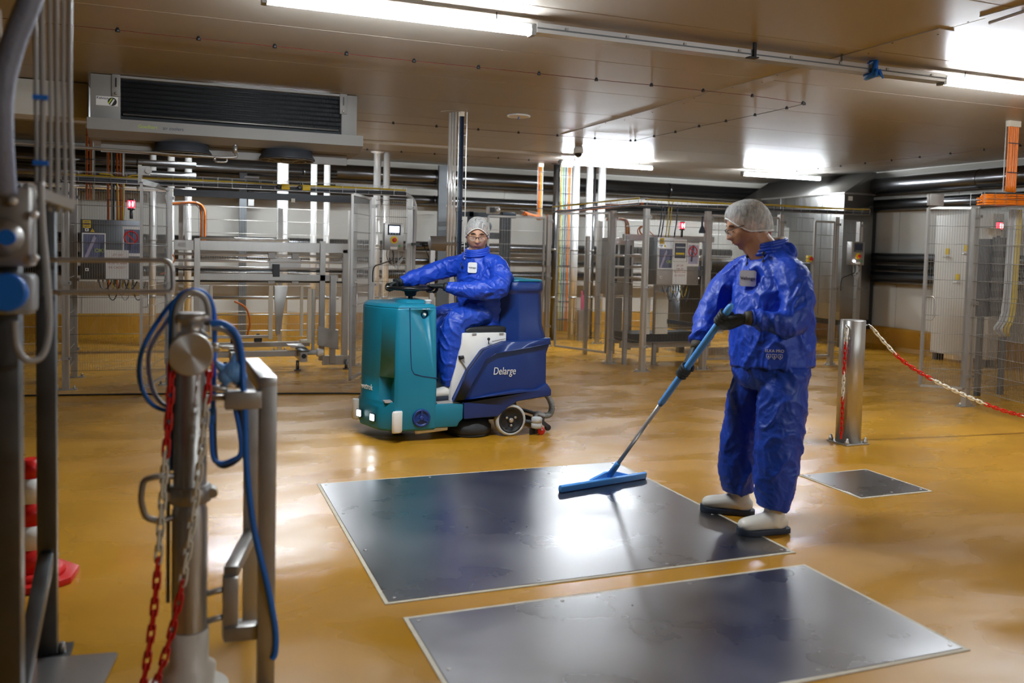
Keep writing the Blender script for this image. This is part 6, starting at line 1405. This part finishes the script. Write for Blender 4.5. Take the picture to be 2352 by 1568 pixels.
MB().lathe([(0.012, -0.06), (0.016, 0.0), (0.012, 0.01)], (PX + 0.075, PYY - 0.09, 1.165), 'x', 10).build('disc_knob', 'steel', t)
MB().lathe([(0.04, 1.18), (0.05, 1.19), (0.05, 1.20), (0.035, 1.21), (0.035, 1.235), (0.054, 1.245), (0.054, 1.262), (0.045, 1.27)], (PX + 0.005, PYY, 0), 'z', 28).build('coupling', 'steel', t)
MB().tube(catmull([(PX - 0.05, PYY - 0.02, 0.74), (PX - 0.09, PYY - 0.03, 0.745), (PX - 0.135, PYY - 0.03, 0.735), (PX - 0.145, PYY - 0.03, 0.70), (PX - 0.145, PYY - 0.03, 0.66), (PX - 0.13, PYY - 0.03, 0.615), (PX - 0.09, PYY - 0.03, 0.60), (PX - 0.05, PYY - 0.02, 0.605)], 4), 0.010, 10).build('side_handle', 'steel_dull', t)
MB().cyl((PX - 0.066, PYY - 0.01, 0.32), (PX - 0.066, PYY - 0.01, 1.1), 0.006, 8).build('guide_rod', 'steel_dark', t)
MB().lathe([(0.05, 0.045), (0.055, 0.055), (0.055, 0.06)], (PX - 0.07, PYY - 0.02, 0), 'z', 24).build('white_flap', 'boot', t)
for z in (0.33, 0.235): MB().cyl((PX + 0.05, PYY, z), (PX + 0.13, PYY + 0.02, z + 0.005), 0.010, 10).build('stay_rod', 'steel_dull', t)
def loop(pts, m_, label, r=0.009):
    pass
def tube_thing(name, pts, r, m_, label, group='air tubes in the left foreground', cat='tube'):
    return tag(MB().tube(catmull(pts, 8), r, 8).build(name, m_), label, cat, group)
def wp(u, z, y=0.0): return (PX + u, PYY + y, z)
tube_thing('air_tube', [wp(-0.055, 0.75, 0.02), wp(-0.06, 1.0, 0), wp(-0.06, 1.2, 0), wp(-0.055, 1.29, 0), wp(-0.02, 1.335, 0), wp(0.03, 1.34, 0.01), wp(0.065, 1.30, 0.02), wp(0.075, 1.2, 0.02), wp(0.07, 0.9, 0.02)], 0.0085, 'cable_blue', 'blue air tube arching over the top of the connection post')
tube_thing('air_tube', [wp(-0.05, 1.0, 0), wp(-0.048, 1.2, -0.01), wp(-0.04, 1.29, -0.01), wp(-0.005, 1.335, -0.01), wp(0.04, 1.32, -0.01), wp(0.055, 1.27, -0.01), wp(0.05, 1.23, 0.0)], 0.0095, 'cable_grey', 'grey air tube arching over the top of the connection post')
tube_thing('air_tube', [wp(-0.02, 1.335, 0.03), wp(-0.08, 1.27, 0.04), wp(-0.145, 1.15, 0.05), wp(-0.155, 1.05, 0.05), wp(-0.12, 0.97, 0.04), wp(-0.06, 0.945, 0.03), wp(-0.05, 0.98, 0.03)], 0.0075, 'cable_blue', 'blue air tube hanging in a wide loop left of the connection post')
tube_thing('air_tube', [wp(-0.01, 1.33, 0.05), wp(-0.07, 1.24, 0.06), wp(-0.125, 1.14, 0.06), wp(-0.12, 1.03, 0.06), wp(-0.09, 0.97, 0.05), wp(-0.05, 0.955, 0.04)], 0.0075, 'cable_grey', 'thin grey air tube in an inner loop left of the connection post')
tube_thing('air_tube', [wp(0.06, 1.235, -0.02), wp(0.10, 1.235, -0.02), wp(0.14, 1.20, -0.02), wp(0.158, 1.13, -0.02), wp(0.162, 1.05, -0.03), wp(0.168, 0.95, -0.05), wp(0.175, 0.75, -0.06), wp(0.20, 0.55, -0.06), wp(0.245, 0.35, -0.06), wp(0.272, 0.2, -0.05), wp(0.272, 0.12, -0.05), wp(0.262, 0.10, -0.05)], 0.0105, 'cable_blue', 'blue air tube running from the post down along the square tube frame')
tube_thing('air_tube', [wp(0.065, 1.22, -0.01), wp(0.10, 1.215, -0.01), wp(0.135, 1.18, -0.01), wp(0.148, 1.10, -0.01), wp(0.150, 1.02, -0.01)], 0.008, 'cable_grey', 'grey air tube ending at the light blue glove')
tube_thing('air_tube', [wp(0.065, 0.95, 0.02), wp(0.07, 0.80, 0.02), wp(0.09, 0.765, 0.02), wp(0.13, 0.77, 0.02), wp(0.16, 0.80, 0.01), wp(0.15, 0.9, 0.01), wp(0.125, 1.0, 0.0)], 0.0075, 'cable_blue', 'blue air tube sagging between the post and the square tube frame')
tube_thing('air_tube', [wp(0.075, 0.95, 0.03), wp(0.08, 0.79, 0.03), wp(0.10, 0.75, 0.03), wp(0.14, 0.76, 0.03), wp(0.165, 0.80, 0.02), wp(0.158, 0.92, 0.02), wp(0.135, 1.0, 0.01)], 0.0075, 'cable_navy', 'dark air tube sagging between the post and the square tube frame')
g = MB(); gc = V((0.165, 2.99, 1.075))
for (a, r_) in (((0, 0, 0), 0.035), ((-0.02, 0, -0.015), 0.028), ((0.015, 0, 0.012), 0.026), ((0.02, 0, -0.02), 0.028)): g.add(*ball(gc + V(a), (r_, r_ * 0.8, r_ * 0.95), 8))
for (a, b) in (((-0.03, 0, 0.01), (-0.055, -0.01, 0.035)), ((0.0, 0, 0.02), (0.01, 0, 0.06)), ((0.02, 0, -0.02), (0.03, 0, -0.055)), ((-0.01, 0, -0.02), (-0.03, 0, -0.05))): g.tube([gc + V(a), gc + V(b)], [0.016, 0.006], 8)
one('rubber_glove', g, 'blue_glove', 'crumpled light blue rubber glove tied to the frame beside the post', 'glove')
# square tube frame
t = thing('tube_frame', 'stainless square tube frame in the left foreground beside the connection post', 'frame', (0.28, 3.0, 0))
def sq(n, p, q, a=0.056, m_='steel_dull'): return MB().bar(p, q, a).build(n, m_, t, 0.004, 2)
sq('front_upright', (0.278, 2.98, 0.0), (0.278, 2.98, 1.03)); sq('rear_upright', (0.262, 3.44, 0.012), (0.262, 3.44, 1.03))
sq('top_rail', (0.277, 2.955, 1.03), (0.262, 3.46, 1.03), 0.058, 'alu'); sq('top_arm', (0.14, 2.965, 0.985), (0.255, 2.965, 0.985), 0.058)
sq('bracket_bar', (0.165, 3.02, 0.375), (0.165, 3.02, 0.165), 0.05); sq('bracket_bar', (0.165, 3.02, 0.385), (0.262, 3.42, 0.385), 0.045); sq('bracket_bar', (0.145, 3.01, 0.185), (0.262, 3.0, 0.185), 0.05)
MB().box(0.17, 0.34, 3.36, 3.52, 0, 0.012).build('foot_plate', 'steel_dull', t)
for z in (0.99, 1.02): MB().cyl((0.08, 3.0, z), (0.15, 2.98, z), 0.010, 8).build('pin', 'steel', t)
# chains from the post
chain('barrier_chain', [(-0.022, 2.92, 1.12), (-0.025, 2.915, 1.02), (-0.04, 2.90, 0.80), (-0.055, 2.89, 0.55), (-0.075, 2.88, 0.30), (-0.115, 2.86, 0.02)], lambda k, n: 'r' if k < 7 or k > n - 12 else 'w', 'red and white chain hanging from the left side of the connection post', 0.052)
chain('barrier_chain', [(0.090, 2.92, 1.12), (0.088, 2.915, 1.05), (0.070, 2.90, 0.85), (0.040, 2.89, 0.60), (0.0, 2.88, 0.35), (-0.05, 2.86, 0.16), (-0.10, 2.85, 0.02)], lambda k, n: 'r' if k < 3 or k > n - 11 else 'w', 'red and white chain hanging from the right side of the connection post', 0.052)
# big machine frame at the left edge
t = thing('machine_frame', 'dark steel machine frame with valves and cables at the left edge', 'frame', (-0.45, 3.2, 0))
def sq2(n, p, q, a=0.06, m_='steel_dark'): return MB().bar(p, q, a).build(n, m_, t, 0.004, 2)
sq2('upright', (-0.437, 3.44, 0.012), (-0.437, 3.44, 1.62), 0.062); sq2('upright', (-0.472, 2.86, 0), (-0.472, 2.86, 1.66), 0.085, 'steel_dark')
sq2('brace', (-0.437, 3.41, 0.37), (-0.47, 2.95, 0.02), 0.05)
MB().box(-0.55, -0.36, 3.38, 3.50, 0, 0.012).build('foot_plate', 'steel_dark', t)
for xx in (-0.52, -0.39): MB().lathe([(0.014, 0.012), (0.014, 0.03), (0.008, 0.05)], (xx, 3.42, 0), 'z', 8).build('anchor_bolt', 'steel', t)
MB().prism([(-0.50, 3.38), (-0.215, 3.345), (-0.20, 3.33), (-0.24, 3.05), (-0.50, 3.05)], 'z', 0.012, 0.02).build('floor_tray', 'alu', t)
vb = MB().box(-0.48, -0.385, 2.72, 2.84, 1.42, 1.64).build('valve_block', 'steel_dull', t, 0.008, 2)
for (xx, zz) in ((-0.425, 1.60), (-0.375, 1.565), (-0.375, 1.445)): MB().lathe([(0.012, 0), (0.012, 0.02), (0.006, 0.024)], (xx, 2.72, zz), 'y', 10).build('fitting', 'chrome', vb)
MB().lathe([(0.052, 0), (0.052, 0.02), (0.03, 0.05), (0.02, 0.06)], (-0.45, 2.72, 1.50), 'y', 20).build('gauge', 'steel_dull', vb)
MB().lathe([(0.02, 0.02), (0.022, 0.05)], (-0.432, 2.70, 1.50), 'y', 14).build('gauge_cap', 'cable_blue', vb)
sb = MB().box(-0.52, -0.375, 2.68, 2.80, 1.29, 1.40).build('socket_box', 'grey_plastic', t, 0.016, 3)
MB().lathe([(0.052, 0), (0.052, 0.03), (0.045, 0.036)], (-0.435, 2.68, 1.352), 'y', 24).build('socket_lid', 'cable_blue', sb)
MB().box(-0.50, -0.435, 2.655, 2.68, 1.31, 1.40).build('plug', 'cable_blue', sb, 0.008, 2)
MB().tube(catmull([(-0.425, 2.72, 1.27), (-0.42, 2.72, 1.20), (-0.395, 2.72, 1.16), (-0.36, 2.74, 1.17), (-0.345, 2.76, 1.24), (-0.35, 2.78, 1.36), (-0.365, 2.80, 1.52), (-0.37, 2.80, 1.66)], 6), 0.0095, 8).build('grey_cable', 'cable_grey', t)
MB().tube(catmull([(-0.34, 2.62, 2.22), (-0.37, 2.62, 2.12), (-0.41, 2.62, 2.00), (-0.435, 2.62, 1.88), (-0.44, 2.64, 1.75), (-0.44, 2.68, 1.62)], 6), 0.030, 14).build('blue_grey_hose', 'hose_grey', t)
for k, (xx, yy, r_) in enumerate(((-0.395, 2.9, 0.006), (-0.38, 2.9, 0.009), (-0.362, 2.92, 0.006), (-0.345, 2.94, 0.007), (-0.325, 2.95, 0.006), (-0.308, 2.96, 0.007))):
    MB().tube(catmull([(xx, yy, 2.4), (xx + 0.004 * math.sin(k), yy, 1.95), (xx + 0.002, yy, 1.70), (xx, yy, 1.58)], 4), r_, 8).build('sight_tube', 'cable_grey', t)
MB().bar((-0.40, 2.88, 1.91), (-0.36, 2.88, 1.91), 0.012, 0.014).build('tie', 'cable_blue', t); MB().bar((-0.40, 2.88, 1.72), (-0.36, 2.88, 1.72), 0.012, 0.014).build('tie', 'cable_blue', t)
MB().bar((-0.42, 2.86, 1.645), (-0.30, 2.92, 1.60), 0.04, 0.03).build('light_bracket', 'light_grey', t)
MB().tube(catmull([(-0.43, 3.30, 1.428), (-0.1, 3.30, 1.432), (-0.045, 3.30, 1.43), (-0.025, 3.30, 1.41), (-0.022, 3.30, 1.37), (-0.024, 3.30, 1.33), (-0.06, 3.30, 1.322), (-0.43, 3.30, 1.318)], 5), 0.0085, 10).build('grab_rail', 'steel', t)
lt = MB().bar((-0.468, 2.75, 2.12), (-0.462, 2.75, 1.94), 0.018, 0.03); lt.build('bright_sleeve', 'chrome', t)
# traffic cone
t = thing('traffic_cone', 'red and white traffic cone standing behind the left machine frame', 'cone', (-0.60, 4.23, 0))
def rz(z): return 0.105 - 0.070 * (z - 0.05) / 0.49
for (a, b, m_, n_) in ((0.05, 0.16, 'red', 'red_band'), (0.16, 0.26, 'white', 'white_band'), (0.26, 0.355, 'red', 'red_band'), (0.355, 0.46, 'white', 'white_band'), (0.46, 0.54, 'red', 'red_band')):
    MB().lathe([(rz(a), a), (rz(b), b)], (-0.60, 4.23, 0), 'z', 28).build(n_, m_, t)
MB().lathe([(0.135, 0.03), (0.135, 0.05), (0.108, 0.06)], (-0.60, 4.23, 0), 'z', 28).build('collar', 'red', t)
MB().prism([(-0.60 + 0.19 * math.cos(a + 0.26), 4.23 + 0.19 * math.sin(a + 0.26)) for a in [i * PI / 4 for i in range(8)]], 'z', 0.0, 0.032).build('base', 'red', t, 0.006, 2)
